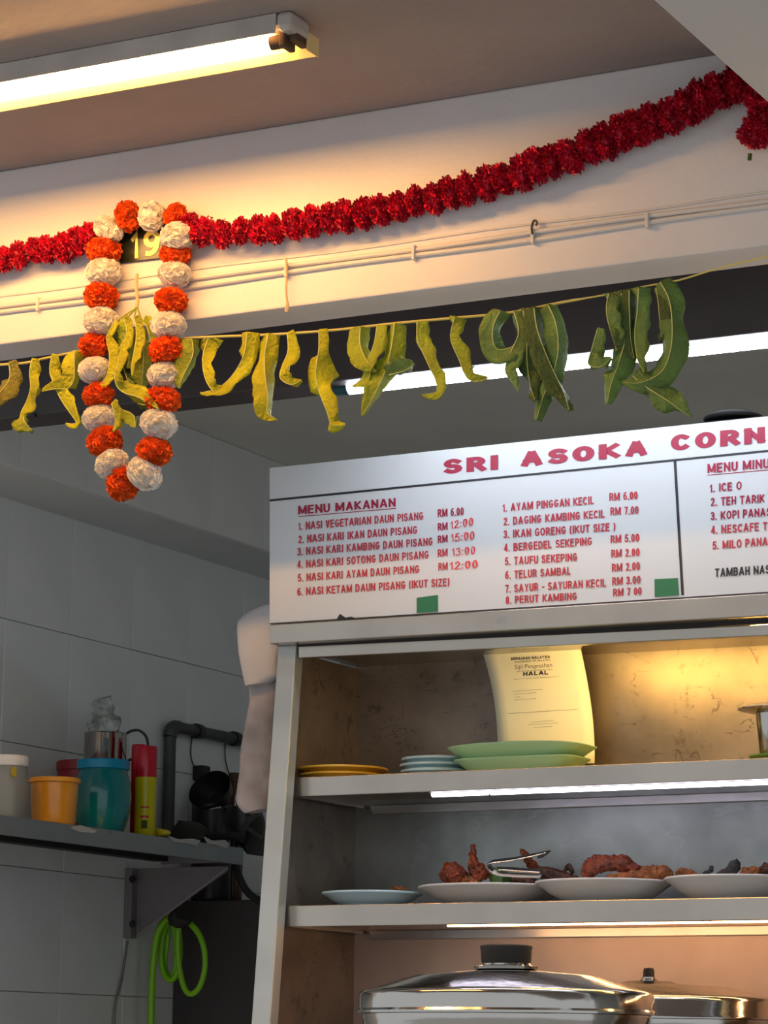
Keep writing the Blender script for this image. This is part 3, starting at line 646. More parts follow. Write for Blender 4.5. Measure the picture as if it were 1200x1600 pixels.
T = [('MENU MAKANAN', (465.7, 804), (619, 791.5), 13.5, 'sred', PB), ('1. NASI VEGETARIAN DAUN PISANG', (465.7, 828.7), (661.7, 812), 12.3, 'sred2', PB), ('RM 6.00', (684, 808.3), (725, 805), 12.5, 'sred', PB),
     ('2. NASI KARI IKAN DAUN PISANG', (465.7, 849.2), (652, 834), 12.3, 'sred2', PB), ('RM', (684, 829.5), (699.5, 828), 12, 'sred', PB), ('12:00', (703, 827), (740, 821), 12.5, 'marker', PM),
     ('3. NASI KARI KAMBING DAUN PISANG', (464.4, 868.3), (676.3, 852), 12.3, 'sred2', PB), ('RM', (684, 849), (699.5, 847.5), 12, 'sred', PB), ('15:00', (704, 847), (742, 843), 13, 'marker', PM),
     ('4. NASI KARI SOTONG DAUN PISANG', (464.4, 888.3), (670, 872.6), 12.3, 'sred2', PB), ('RM', (684, 870.7), (699.5, 869), 12, 'sred2', PB), ('13:00', (705.5, 869), (743, 866), 12.5, 'marker', PM),
     ('5. NASI KARI AYAM DAUN PISANG', (465, 909.3), (655.3, 895), 12.3, 'sred2', PB), ('RM', (685, 891.7), (699.5, 890.5), 12, 'sred2', PB), ('12:00', (702, 890.5), (747, 887.5), 12.5, 'marker', PM),
     ('6. NASI KETAM DAUN PISANG (IKUT SIZE)', (464.4, 931), (702.5, 915.5), 12.3, 'sred2', PB),
     ('SRI', (692, 741.3), (778.5, 733.8), 23, 'sred', PT), ('ASOKA', (813, 730), (1012, 711), 23.5, 'sred', PT), ('CORNER', (1048, 705), (1270, 685), 25, 'sred', PT),
     ('1. AYAM PINGGAN KECIL', (785, 800), (928, 787.5), 12.5, 'sred2', PB), ('RM 6.00', (952, 783), (996.5, 780), 12.5, 'sred2', PB),
     ('2. DAGING KAMBING KECIL', (786.4, 821.3), (945, 808.7), 12.5, 'sred2', PB), ('RM 7.00', (953.6, 805.4), (998, 803), 12.5, 'sred2', PB),
     ('3. IKAN GORENG (IKUT SIZE )', (786.4, 841.3), (961.7, 829), 12.5, 'sred2', PB),
     ('4. BERGEDEL SEKEPING', (787.5, 862.3), (925, 851.6), 12.5, 'sred2', PB), ('RM 5.00', (954, 849), (999, 846), 12.5, 'sred2', PB),
     ('5. TAUFU SEKEPING', (788.6, 883.5), (902, 876.3), 12.5, 'sred2', PB), ('RM 2.00', (955, 871.4), (999.5, 868.8), 12.5, 'sred2', PB),
     ('6. TELUR SAMBAL', (789.3, 905), (892, 898), 12.5, 'sred2', PB), ('RM 2.00', (956, 893.4), (1000, 890.5), 12.5, 'sred2', PB),
     ('7. SAYUR - SAYURAN KECIL', (789.5, 926.4), (947, 916.5), 12.5, 'sred2', PB), ('RM 3.00', (956.5, 914.7), (1001, 911.7), 12.5, 'sred2', PB),
     ('8. PERUT KAMBING', (790, 944), (901.5, 937.4), 12, 'sred2', PB), ('RM 7 00', (958, 932), (1002.7, 929.3), 12, 'sred2', PB),
     ('MENU MINUMAN', (1105.4, 739.4), (1243, 727.5), 14.5, 'sred', PB), ('1. ICE O', (1108.4, 769.8), (1159, 764.7), 13, 'sred', PB), ('2. TEH TARIK', (1110, 791), (1195, 785), 13, 'sred', PB),
     ('3. KOPI PANAS', (1110, 813), (1205, 806), 13, 'sred', PB), ('4. NESCAFE TARIK', (1111, 834.7), (1231, 826), 13, 'sred2', PB), ('5. MILO PANAS', (1113, 859), (1208, 851.5), 13, 'sred2', PB),
     ('TAMBAH NASI', (1117, 902), (1207, 895.8), 13.5, 'ink', PB)]
for s, bl, br, cap, m_, off in T:
    letters(s, bl, br, cap, m_, sg, Y=TY, pen=off, wob=.5 if m_ == 'marker' else 0, gap=.22 if cap > 20 else .15)
for pts in ([(651, 958), (684.5, 955.5), (684, 929.5), (651, 934)], [(1023, 933), (1061, 930), (1059, 903), (1022.5, 905)]):
    MB().hexa([at(x, y, Y=SG - .0001) for x, y in pts], [at(x, y, Y=SG - .0014) for x, y in pts]).build('tape', 'green_tape', sg)
MB().add([at(x, y, Y=TY) for x, y in ((526, 967.5), (531, 959), (540, 965), (549, 963.5), (556, 966))], [(0, 1, 2, 3, 4)]).build('tear', 'ink', sg)

# ---------------------------------------------------------------- glass lid behind the board
c = at(1146, 655, Y=5.12)
gl = thing('pot_lid', (c.x, 5.12, ZH1 + .02), 'glass pot lid with dark rim showing above the menu board', 'lid')
b = MB(); lz = c.z
MB().box((c.x - .07, 5.08, 2.475), (c.x + .07, 5.2, lz - .008)).build('stand', 'blackm', gl, bevel=.004)
b.lathe([(.0575, -.004), (.0595, -.002), (.060, .001), (.0585, .003), (.056, .002)], (c.x, 5.12, lz), 40).build('rim', 'black', gl, smooth=True)
MB().lathe([(.057, 0), (.052, .008), (.036, .014), (.014, .018), (0, .0185)], (c.x, 5.12, lz), 40).build('dome', 'glass', gl, smooth=True)

# ---------------------------------------------------------------- crockery on the shelves
def plate(cx, cy, z, R, h, m_, label, group, foot=.6, rimth=.004, name='plate', power=None, sy=1, rim_label=None):
    prof = [(0, .004), (R * foot * .9, .003), (R * foot * .93, 0), (R * foot, 0), (R * foot * 1.02, .004), (R * .78, h * .42), (R * .9, h * .72), (R * .995, h - rimth), (R, h - rimth * .4), (R * .99, h), (R * .9, h * .86), (R * .76, h * .56), (R * .6, .009), (0, .008)]
    o = MB().lathe(prof, (cx, cy, z), 56, power=power, sy=sy).build(name, m_, None, smooth=True, origin=(cx, cy, z))
    return tag(o, label, 'plate', group)
def pxX(x, y, Y): return at(x, y, Y=Y).x
y_ = 5.15; z = ZS1
R = (pxX(597, 1195, y_) - pxX(470, 1195, y_)) / 2; cx = (pxX(597, 1195, y_) + pxX(470, 1195, y_)) / 2
plate(cx, y_, z, R * .93, .016, 'yplate', 'yellow plate at the bottom of the pair on the upper shelf', 'yellow plates on the upper shelf', .72)
plate(cx + .003, y_, z + .0125, R, .016, 'yplate', 'yellow plate on top of the pair on the upper shelf', 'yellow plates on the upper shelf', .72)
R = (pxX(735, 1190, y_) - pxX(632, 1190, y_)) / 2; cx = (pxX(735, 1190, y_) + pxX(632, 1190, y_)) / 2
for i, w_ in enumerate(('bottom', 'middle', 'top')):
    plate(cx + (0, -.002, .002)[i], y_, z + .0125 * i, R, .016, 'bplate', 'small pale blue saucer, %s one of the stack beside the green dishes' % w_, 'pale blue saucers', .86, .005, 'saucer')
R = (pxX(932, 1170, 5.17) - pxX(724, 1170, 5.17)) / 2; cx = (pxX(932, 1170, 5.17) + pxX(724, 1170, 5.17)) / 2
def tray(cx, cy, z, R, h, label, sy=.62, foot=.72, warp=0):
    b = MB().lathe([(0, .004), (R * foot, 0), (R * foot * 1.02, .002), (R * .9, h * .6), (R, h - .002), (R, h), (R * .97, h), (R * .87, h * .62), (R * .68, .008), (0, .007)], (cx, cy, z), 64, sy=sy, power=.42)
    if warp: b.v = [(x, y, zz + warp * (1 - ((x - cx) / R) ** 2) * ((zz - z) / h)) for x, y, zz in b.v]
    return tag(b.build('serving_dish', 'gtray', None, smooth=True, origin=(cx, cy, z)), label, 'dish', 'pale green rectangular dishes')
tray(cx, 5.135, z, R * .91, .030, 'pale green rectangular dish at the bottom in front of the certificate', .52)
tray(cx, 5.135, z + .024, R * 1.0, .030, 'pale green rectangular dish stacked on top in front of the certificate', .5, warp=.006)
# steel tumbler on a green dish at the right
cx = pxX(1215, 1170, 5.16); Rr = pxX(1215, 1170, 5.16) - pxX(1172, 1170, 5.16)
tag(MB().lathe([(0, .003), (Rr * .6, 0), (Rr, .016), (Rr * .99, .019), (Rr * .6, .006), (0, .006)], (cx, 5.16, z), 40).build('saucer', 'banana', smooth=True, origin=(cx, 5.16, z)), 'dark green saucer under the steel cup at the right edge', 'plate')
cR = pxX(1215, 1100, 5.16) - pxX(1157, 1100, 5.16)
cu = thing('steel_cup', (cx, 5.16, z + .006), 'flared steel cup on a green saucer at the right edge', 'cup')
MB().lathe([(0, .003), (.030, .002), (.032, .004), (.040, .094), (.0415, .094), (.034, .004), (.031, 0), (0, 0)][::-1], (cx, 5.16, z + .007), 40).build('body', 'polish', cu, smooth=True)
MB().lathe([(.040, .093), (cR, .102), (cR, .1035), (.040, .096)], (cx, 5.16, z + .007), 40).build('rim', 'polish', cu, smooth=True)

# certificate, a sheet curling off the rail down to the shelf
def cert(px_, py_):
    """surface of the hanging sheet: leans back at mid height"""
    v = (py_ - 1008) / 182.0
    return at(px_, py_, Y=5.262 + .020 * math.sin(v * 2.6))
ce = thing('certificate', at(840, 1190, Y=5.27), 'cream paper certificate with black print hanging behind the green dishes', 'paper')
b = MB(); nv, nu = 14, 8
for i in range(nv + 1):
    v = i / nv; y0 = 1006 + (1196 - 1006) * v
    xl = 750 + 8 * v * 4 * (1 - v) + 27 * v ** .8; xr_ = 905 + 26 * math.sin(v * math.pi / 2 * 1.05) - 2 * v
    for j in range(nu + 1):
        u = j / nu; b.v.append(tuple(cert(xl + (xr_ - xl) * u, y0 - 7 * (u - .5))))
for i in range(nv):
    for j in range(nu):
        q = i * (nu + 1) + j; b.f.append((q, q + 1, q + nu + 2, q + nu + 1))
b.build('sheet', 'paper', ce, smooth='all', solid=.0008)
def cs(x, y): p = cert(x, y); return p + Vector((0, -.0014, 0))
for s, bl, br, cap, m_, off in (('KERAJAAN MALAYSIA', (799, 1032), (860, 1028.5), 4.5, 'ink', .03), ('GOVERNMENT OF MALAYSIA', (805, 1036), (860, 1032.5), 2.6, 'ink', .006), ('Sijil Pengesahan', (805, 1045.5), (863, 1042), 6.5, 'inkg', .0),
        ('CERTIFICATE OF AUTHENTICATION', (807, 1050.5), (864, 1047), 2.0, 'inkg', .02), ('HALAL', (818, 1056.5), (857, 1054), 6.5, 'ink', .04), ('________________________', (803, 1062), (874, 1058), 3, 'inkg', .01),
        ('______________', (802, 1081), (849, 1077.5), 3, 'inkg', .015), ('__________', (803, 1085.5), (838, 1083), 3, 'inkg', .015), ('___', (804, 1090), (814, 1089.5), 3, 'inkg', .01), ('__________', (803, 1094.5), (838, 1092), 3, 'inkg', .015),
        ('__________________________', (793, 1115.5), (903, 1109), 3, 'inkg', .005), ('____________', (830, 1129), (866, 1126.5), 3, 'inkg', .015), ('_______________', (826, 1133), (872, 1130), 3, 'inkg', .005), ('_________', (834, 1137.5), (864, 1135.5), 3, 'inkg', .01)):
    if s[0] == 'S': serif_letters(s, bl, br, cap, m_, ce, cs); continue
    letters(s, bl, br, cap, m_, ce, surf=cs, pen=(.12, .12) if off > .025 else (.07, .08), gap=.01 if s[0] == '_' else .15)
q = [cs(869, 1016), cs(889, 1014.5), cs(889, 1008), cs(869, 1009)]
MB().add(q, [(0, 1, 2, 3)]).build('tape', 'yplastic', ce)

# lower shelf plates
z = ZS2; PY = 5.13
def pl(x0, x1, m_, label, group, h=.028, foot=.58, Y=PY):
    xa, xb_ = pxX(x0, 1390, Y), pxX(x1, 1390, Y); R = (xb_ - xa) / 2
    return (xa + xb_) / 2, R, plate((xa + xb_) / 2, Y, z, R, h, m_, label, group, foot)
pl(512, 653, 'bplate2', 'light blue plate, nearly empty, left end of the lower shelf', None, .030, .6, 5.10)
cA, RA, _ = pl(665, 878, 'wplate', 'white plate with fried pieces and the tongs on it', 'white plates on the lower shelf', .040, .56, 5.15)
cB, RB, _ = pl(845, 1046, 'wplate', 'white plate with a big curved piece of fried chicken', 'white plates on the lower shelf', .043, .56, 5.115)
cC, RC, _ = pl(1045, 1250, 'wplate', 'white plate at the right end of the lower shelf', 'white plates on the lower shelf', .046, .56, 5.13)
def lump(pts, m_, label, Y, flat=.8, seed=0, cat='food', name='fried_chicken', amp=.35, group=None):
    """pts: (px, py, radius px)"""
    P = smooth_path(pts, 9); s = Y / math.cos(YAW) / F * .98
    b = MB(); b.tube([at(x, y, Y=Y) for x, y, r in P], [max(.3, r) * 1.12 * s for x, y, r in P], 24, flat=flat)
    vs = []
    for v in b.v:
        v = Vector(v); d = noise.noise_vector(v * 90 + Vector((seed, 0, 0))) * .0070 * amp * 2 + noise.noise_vector(v * 210) * .0042 * (.4 + amp) + noise.noise_vector(v * 520) * .0018
        vs.append(tuple(v + d))
    b.v = vs
    o = b.build(name, m_, None, smooth='all')
    return tag(o, label, cat, group)
lump([(612, 1389, 1.5), (622, 1387.5, 3), (635, 1389.5, 1.5)], 'meat2', 'tiny brown scrap of food on the light blue plate', 5.10, name='food_scrap', amp=.2)
lump([(688, 1366, 2), (697, 1368, 12), (707, 1364, 19), (720, 1372, 14), (731, 1380, 6)], 'meat', 'dark red chunk of fried chicken at left on the tongs plate', 5.12, seed=1)
lump([(706, 1348, 2), (707, 1358, 9), (710, 1370, 13)], 'meat', 'pointed tip of fried meat standing at left on the tongs plate', 5.11, seed=2)
lump([(722, 1376, 5), (735, 1377, 8), (747, 1381, 5)], 'meat2', 'small pale fried piece between two larger ones on the tongs plate', 5.10, seed=3)
lump([(740, 1319, 2.5), (739, 1335, 5), (741, 1350, 9), (748, 1364, 15), (752, 1376, 11)], 'meat', 'fried drumstick with its bone pointing straight up', 5.13, seed=4)
lump([(814, 1328, 1), (820, 1336, 5), (832, 1352, 8), (842, 1360, 5)], 'meat', 'thin red fried piece poking up behind the tongs', 5.19, seed=5)
lump([(835, 1356, 3), (850, 1364, 11), (872, 1369, 11), (895, 1374, 7), (912, 1378, 2)], 'fish', 'dark fried fish lying across two white plates', 5.16, seed=6, name='fried_fish', amp=.2)
lump([(882, 1360, 2), (890, 1354, 4), (895, 1364, 3)], 'fish', 'small fried fin sticking up beside the dark fish', 5.19, seed=7, name='fried_fish', amp=.2)
lump([(780, 1377, 4), (800, 1376, 6), (825, 1377, 8), (842, 1379, 5)], 'fish', 'dark fried pieces under the tongs', 5.18, seed=8, amp=.3)
lump([(921, 1374, 7), (921, 1360, 13), (935, 1350, 13), (955, 1349, 11), (975, 1349, 11), (990, 1357, 9), (1007, 1363, 5)], 'meat', 'big curved piece of fried chicken arching over its plate', 5.115, seed=9)
lump([(948, 1373, 7), (965, 1372, 8), (985, 1371, 9), (1005, 1368, 12), (1025, 1364, 12), (1041, 1364, 9), (1047, 1370, 4)], 'meat2', 'long golden fried piece at the front right of its plate', 5.10, seed=10)
lump([(1056, 1366, 4), (1066, 1364, 8), (1080, 1367, 7), (1092, 1370, 3)], 'meat2', 'small golden fried piece at the left of the last plate', 5.11, seed=11)
lump([(1160, 1370, 5), (1170, 1364, 9), (1186, 1366, 8)], 'meat2', 'golden fried piece beside the green leaf at right', 5.11, seed=12)
lump([(1186, 1362, 6), (1198, 1362, 12), (1215, 1362, 12), (1230, 1368, 6)], 'fish', 'dark fried piece cut by the right edge', 5.14, seed=13)
lump([(1118, 1368, 1.5), (1132, 1363, 5), (1146, 1358, 8), (1149, 1350, 8), (1153, 1344, 3)], 'dgrey', 'dark grey fish tail on the plate at right', 5.12, seed=14, name='fish_tail', amp=.15)
lump([(1092, 1370, 2), (1102, 1366, 4), (1110, 1360, 3), (1111, 1353, 2.5)], 'dgrey', 'small grey bone bit beside the fish tail', 5.12, seed=15, name='fish_bone', amp=.15)
def leafbit(poly, Y, label, dy=.03):
    v = [at(x, y, Y=Y) for x, y in poly]; n = len(v)
    v2 = [p + Vector((.004, dy, .001)) for p in v]
    o = MB().add(v + v2, [tuple(range(n)), tuple(range(n, 2 * n))[::-1]] + [(i, (i + 1) % n, n + (i + 1) % n, n + i) for i in range(n)]).build('banana_leaf', 'banana')
    return tag(o, label, 'leaf')
leafbit([(741, 1384), (754, 1379), (772, 1380), (781, 1385)], 5.045, 'small triangle of banana leaf on the rim of the tongs plate')
leafbit([(764, 1358), (776, 1354), (786, 1370), (784, 1378), (765, 1378)], 5.14, 'upright banana leaf piece behind the tongs bend')
leafbit([(1166, 1371), (1180, 1365), (1192, 1371)], 5.09, 'small banana leaf corner on the plate at right')
# tongs
tg = thing('tongs', at(764, 1350, Y=5.11), 'steel serving tongs lying on the fried pieces', 'tongs')
def strap(pts, Y0, wid, m_, name, th=.0012):
    b = MB(); P = smooth_path(pts, 5)
    for x, y, dyy, w_ in P:
        p = at(x, y, Y=Y0 + dyy)
        b.v += [tuple(p + Vector((0, -wid * w_, -.004 * w_))), tuple(p + Vector((0, wid * w_, .005 * w_)))]
    for i in range(len(P) - 1): b.f.append((2 * i, 2 * i + 1, 2 * i + 3, 2 * i + 2))
    return b.build(name, m_, tg, smooth='all', solid=th)
strap([(770, 1362, 0, 1), (764, 1355, 0, 1), (763, 1349, 0, 1), (775, 1346, 0, 1), (800, 1343, 0, 1), (830, 1337, .004, .9), (857, 1331, .006, .6)], 5.10, .010, 'polish', 'arm')
strap([(780, 1362, 0, .8), (778, 1360, 0, .8), (784, 1358, 0, .9), (815, 1360, 0, 1), (845, 1362, 0, 1)], 5.09, .008, 'polish', 'arm')
strap([(770, 1362, 0, .8), (782, 1366, 0, .8), (812, 1368, 0, .9), (845, 1369, 0, .7)], 5.09, .007, 'wplate', 'arm', .002)
strap([(842, 1338, .003, .8), (850, 1336, .003, 1.2), (857, 1332, .003, .9)], 5.095, .010, 'blackm', 'tip', .003)

# ---------------------------------------------------------------- pots in front
def big_lid(cxp, cyp, Y, Rp, ztop, knob, label, pm='polish'):
    c0 = at(cxp, cyp, Y=Y); R = Rp * (pxX(1000, 1560, Y) - pxX(600, 1560, Y)) / 400 * .99
    zr = c0.z; t = thing('cooking_pot', (c0.x, Y, 1.25), label, 'pot')
    c = (c0.x, Y, zr); H = ztop
    MB().lathe([(0, H), (R * .17, H - .001), (R * .22, H - .006), (R * .62, H * .66), (R * .9, H * .14), (R * .955, .003), (R * .985, 0), (R, -.006), (R, -.030), (R * 1.012, -.034), (R * 1.012, -.038), (R * .985, -.038), (R * .975, -.01), (R * .9, .004)][::-1], c, 72).build('lid', pm, t, smooth=True)
    MB().lathe([(R * .97, -.034), (R * .98, -.045), (R * .97, -.052), (R * .97, 1.262 - zr), (R * .94, 1.252 - zr), (0, 1.252 - zr)], c, 72).build('body', 'polish', t, smooth=True)
    k = knob
    MB().lathe([(0, H - .004), (k * 1.28, H - .003), (k * 1.3, H + .002), (k, H + .004), (k * .98, H + .007), (0, H + .007)], c, 32).build('knob_collar', 'polish', t, smooth=True)
    return t, c, H
t, c, H = big_lid(791, 1551, 4.55, 212, .044, .044, 'large shiny round pot lid with wide black knob in front of the cabinet')
MB().lathe([(0, H + .004), (.041, H + .005), (.0445, H + .010), (.0455, H + .030), (.047, H + .034), (.046, H + .038), (.036, H + .040), (0, H + .041)], c, 40).build('knob', 'blackm', t, smooth=True)
t, c, H = big_lid(1014, 1562, 5.08, 186, .036, .013, 'smaller pot lid with thin black knob behind the large one')
MB().lathe([(0, H + .004), (.011, H + .005), (.011, H + .018), (.009, H + .024), (0, H + .025)], c, 24).build('knob', 'blackm', t, smooth=True)

# ---------------------------------------------------------------- cloth and paper at the cabinet's side
def rows_solid(rows, Y0, dep, name, m_, label, cat, amp=.004, nse=30, parent=None, n=20, fl=1.0):
    R_ = smooth_path(rows, 4); b = MB()
    for y, xl, xr_ in R_:
        a, c_ = at(xl, y, Y=Y0), at(xr_, y, Y=Y0); mid = (a + c_) / 2; hw = (c_ - a).length / 2
        for j in range(n):
            t = 2 * math.pi * j / n; ex, ey = math.cos(t), math.sin(t)
            p = mid + Vector((ex * hw, ey * dep, 0)); p += noise.noise_vector(p * nse) * amp
            b.v.append(tuple(p))
    L = len(R_)
    for i in range(L - 1):
        for j in range(n):
            q, q2 = i * n + j, i * n + (j + 1) % n; b.f.append((q, q2, q2 + n, q + n))
    b.f.append(tuple(range(n))[::-1]); b.f.append(tuple((L - 1) * n + j for j in range(n)))
    o = b.build(name, m_, parent, smooth=True)
    if label: tag(o, label, cat)
    return o
tw = thing('hanging_cloth', at(400, 1000, Y=5.15), 'off-white folded cloth and paper hanging at the left side of the cabinet', 'cloth')
rows_solid([(947, 408, 470), (954, 390, 470), (968, 374, 462), (980, 371, 470), (992, 372, 445), (1010, 374, 440), (1035, 378, 436), (1058, 381, 436), (1071, 384, 420)], 5.13, .020, 'flap', 'towel', None, None, .005, 13, tw)
rows_solid([(1060, 392, 440), (1080, 390, 440), (1120, 386, 437), (1160, 380, 433), (1195, 373, 430), (1230, 373, 428), (1255, 375, 426), (1268, 384, 424)], 5.16, .022, 'lower_cloth', 'towel2', None, None, .009, 20, tw)

# ---------------------------------------------------------------- wall shelf with bracket and things on it
XS = -3.6; ZSH = 2.118
shelf = thing('wall_shelf', (-3.77, 5.6, ZSH), 'dirty steel shelf bracketed to the tiled left wall', 'shelf')
MB().box((-3.93, 4.85, ZSH - .010), (XS, 6.19, ZSH)).build('top_panel', 'shelfst', shelf)
MB().box((XS - .004, 4.85, ZSH - .044), (XS + .002, 6.19, ZSH)).build('front_lip', 'shelfst', shelf, bevel=.0015)
MB().box((XS - .24, 6.182, ZSH - .036), (XS, 6.19, ZSH)).build('end_lip', 'bracket', shelf)
for x_ in (XS - .06, XS - .2): MB().box((x_ - .02, 4.86, ZSH - .034), (x_ + .02, 6.12, ZSH - .010)).build('rib', 'blackm', shelf)  # coloured black to give the unlit underside of the shelf
br = thing('shelf_bracket', (-3.78, 6.17, 1.9), 'triangular dull steel bracket under the end of the wall shelf', 'bracket')
pa, pb, pc = at(213, 1350, Y=6.175), at(357, 1353, Y=6.175), at(215, 1462, Y=6.175)
pa.z = pb.z = ZSH - .046
v = [pa, pb, pb + Vector((-.004, 0, -.012)), pc]
MB().hexa(v, [p + Vector((0, .004, 0)) for p in v]).build('gusset', 'bracket', br)
fx0 = -3.930
MB().box((fx0, 6.150, at(205, 1466, Y=6.16).z), (pa.x + .004, 6.179, ZSH - .046)).build('flange', 'bracket', br, bevel=.001)
d = (pc - pb); d.normalize(); nn = Vector((d.z, 0, -d.x))
MB().tube([pb + Vector((0, -.002, -.004)), pc + Vector((0, -.002, 0))], .004, 4).build('edge', 'bracket', br)
for yy in (1374, 1444):
    p = at(208, yy, Y=6.148); MB().lathe([(0, 0), (.009, 0), (.010, .004), (.007, .008), (0, .008)], p, 12, axis=Matrix.Rotation(math.radians(90), 3, 'X')).build('bolt', 'blackm', br)

def onshelf(px_, py_, back=0):
    """a point standing on the shelf, a distance back from its front edge"""
    p = at(px_, py_, X=XS - back); return Vector((XS - back, p.y, ZSH))
def rpx(dpx, p): return dpx * (p - EYE).length / F
# clear jar
p = onshelf(13, 1230, .09); r = rpx(29, p)
j = thing('storage_jar', p, 'clear plastic jar with white lid at the left edge of the shelf', 'jar')
hz = at(13, 1195, X=XS - .09).z
MB().lathe([(0, .002), (r * .94, .002), (r, .01), (r, hz - ZSH - .01), (r * .93, hz - ZSH), (r * .9, hz - ZSH), (r * .95, hz - ZSH - .012), (r * .95, .012), (0, .008)], p, 36).build('body', 'clear', j, smooth=True)
MB().lathe([(0, .009), (r * .93, .010), (r * .93, .035), (r * .4, .050), (0, .044)], p, 24).build('contents', 'powder', j, smooth=True)
MB().lathe([(r * 1.02, hz - ZSH - .004), (r * 1.05, hz - ZSH), (r * 1.05, hz - ZSH + .016), (r * .98, hz - ZSH + .020), (0, hz - ZSH + .020)], p, 36).build('lid', 'white', j, smooth=True)
pt = at(3, 1207, X=XS - .09 + r)
MB().lathe([(0, 0), (.012, 0), (.012, .002), (0, .002)], (p.x + r * .8, p.y - r * .62, at(3, 1207, X=XS - .09).z), 16, axis=Matrix.Rotation(math.radians(90), 3, 'Y') ).build('sticker', 'yplastic', j)
# amber tub
p = onshelf(85, 1250, .075); r = rpx(38, p); hz = at(85, 1222, X=p.x).z - ZSH
j = thing('plastic_tub', p, 'amber yellow plastic tub in front of the red container', 'tub')
MB().lathe([(0, .002), (r * .86, .002), (r * .9, .01), (r * .98, hz), (0, hz)], p, 40).build('body', 'yellow_tub', j, smooth=True)
MB().lathe([(r * .99, hz - .004), (r * 1.05, hz - .002), (r * 1.05, hz + .007), (r * .98, hz + .009), (0, hz + .007)], p, 40).build('lid', 'ylid', j, smooth=True)
# red container
p = onshelf(140, 1220, .21); r = rpx(60, p); hz = at(100, 1193, X=p.x).z - ZSH
j = thing('plastic_container', p, 'wide dark red container behind the amber tub and the teal jar', 'container')
MB().lathe([(0, .002), (r * .9, .002), (r * .96, .01), (r * .97, hz), (0, hz)], p, 40, sx=.8).build('body', 'redtub', j, smooth=True)
MB().lathe([(r * .98, hz - .012), (r * 1.0, hz - .01), (r * 1.0, hz + .010), (r * .96, hz + .013), (0, hz + .013)], p, 40, sx=.8).build('lid', 'redtub', j, smooth=True)
redtop = ZSH + hz + .013
# teal jar
p = onshelf(160, 1250, .085); r = rpx(45, p); hz = at(160, 1201, X=p.x).z - ZSH
j = thing('storage_jar', p, 'round teal plastic jar with bright blue lid', 'jar')
MB().lathe([(0, .002), (r * .72, .002), (r * .80, .012), (r * .96, .05 * 1), (r * 1.0, hz * .55), (r * .96, hz * .78), (r * .84, hz * .93), (r * .82, hz), (0, hz)], p, 44).build('body', 'teal', j, smooth=True)
MB().lathe([(r * .84, hz - .004), (r * .91, hz - .002), (r * .91, hz + .017), (r * .87, hz + .020), (0, hz + .020)], p, 44).build('lid', 'bluelid', j, smooth=True)
# steel mug on the red container
p = onshelf(164, 1190, .21); r = rpx(33, p); zt2 = at(164, 1146, X=p.x).z
j = thing('steel_mug', (p.x, p.y, redtop), 'steel mug with loop handle standing behind the teal jar', 'mug')
MB().lathe([(0, 0), (r * .97, 0), (r, .004), (r, zt2 - redtop - .003), (r * 1.03, zt2 - redtop), (r * .95, zt2 - redtop), (r * .95, .006), (0, .006)], (p.x, p.y, redtop), 40).build('body', 'polish', j, smooth=True)
hy = p.y; hp = [at(x, y, Y=hy + .04) for x, y in ((194, 1150), (203, 1143), (216, 1141), (227, 1149), (231, 1163), (227, 1176), (213, 1183), (197, 1190))]
MB().tube(smooth_path([tuple(q) for q in hp], 4), .0036, 8).build('handle', 'pipe', j, smooth=True)
o = rows_solid([(1092, 158, 170), (1104, 145, 178), (1112, 147, 172), (1124, 141, 185), (1140, 138, 188), (1147, 142, 184)], p.y, .022, 'food_packet', 'cello', 'crumpled clear packet with dark green print stuffed in the mug', 'packet', .012, 45)
# spray cans
for (x0, x1, yt, ycap, back, ml, lab) in ((214, 247, 1166, 1215, .05, 'sprayy', 'yellow and red spray can standing beside the teal jar'), (204, 226, 1163, 1205, .12, 'sprayr', 'red spray can half hidden behind the yellow one')):
    xm = (x0 + x1) / 2 - (3 if ml == 'sprayy' else 0); p = onshelf(xm, 1250, back); r = rpx((x1 - x0) / 2, p)
    zc = at(xm, ycap, X=p.x).z - ZSH; zt3 = at(xm, yt, X=p.x).z - ZSH
    j = thing('spray_can', p, lab, 'spray can')
    MB().lathe([(r * .9, 0), (r, .004), (r, zc), (0, zc)], p, 32).build('body', ml, j, smooth=True)
    MB().lathe([(r * 1.0, zc), (r * 1.01, zc + .001), (r * 1.01, zt3 - .006), (r * .93, zt3), (0, zt3)], p, 32).build('cap', 'sprayr', j, smooth=True)
    if ml == 'sprayy':
        MB().lathe([(r * 1.004, .03), (r * 1.004, .062)], p, 32).build('print_band', 'leafd', j) if False else None
        for k, (za, zb2, wdt) in enumerate(((.020, .040, .35), (.046, .052, .5), (.070, .074, .5))):
            vs = []
            for i in range(7):
                a = math.radians(-62) + (i / 6 - .5) * wdt * 1.6
                vs += [(p.x + r * 1.006 * math.cos(a), p.y + r * 1.006 * math.sin(a), ZSH + za), (p.x + r * 1.006 * math.cos(a), p.y + r * 1.006 * math.sin(a), ZSH + zb2)]
            MB().add(vs, [(2 * i, 2 * i + 2, 2 * i + 3, 2 * i + 1) for i in range(6)]).build('print', 'leafd' if k == 0 else 'sprayr', j)
    else:
        pass
p = onshelf(253, 1290, .03)
tag(rows_solid([(1295, 242, 250), (1298, 240, 264), (1303, 238, 266), (1306, 242, 262)], p.y, .012, 'yellow_cap', 'yplastic', None, None, .001), 'flat yellow plastic cap at the foot of the pipe', 'cap')
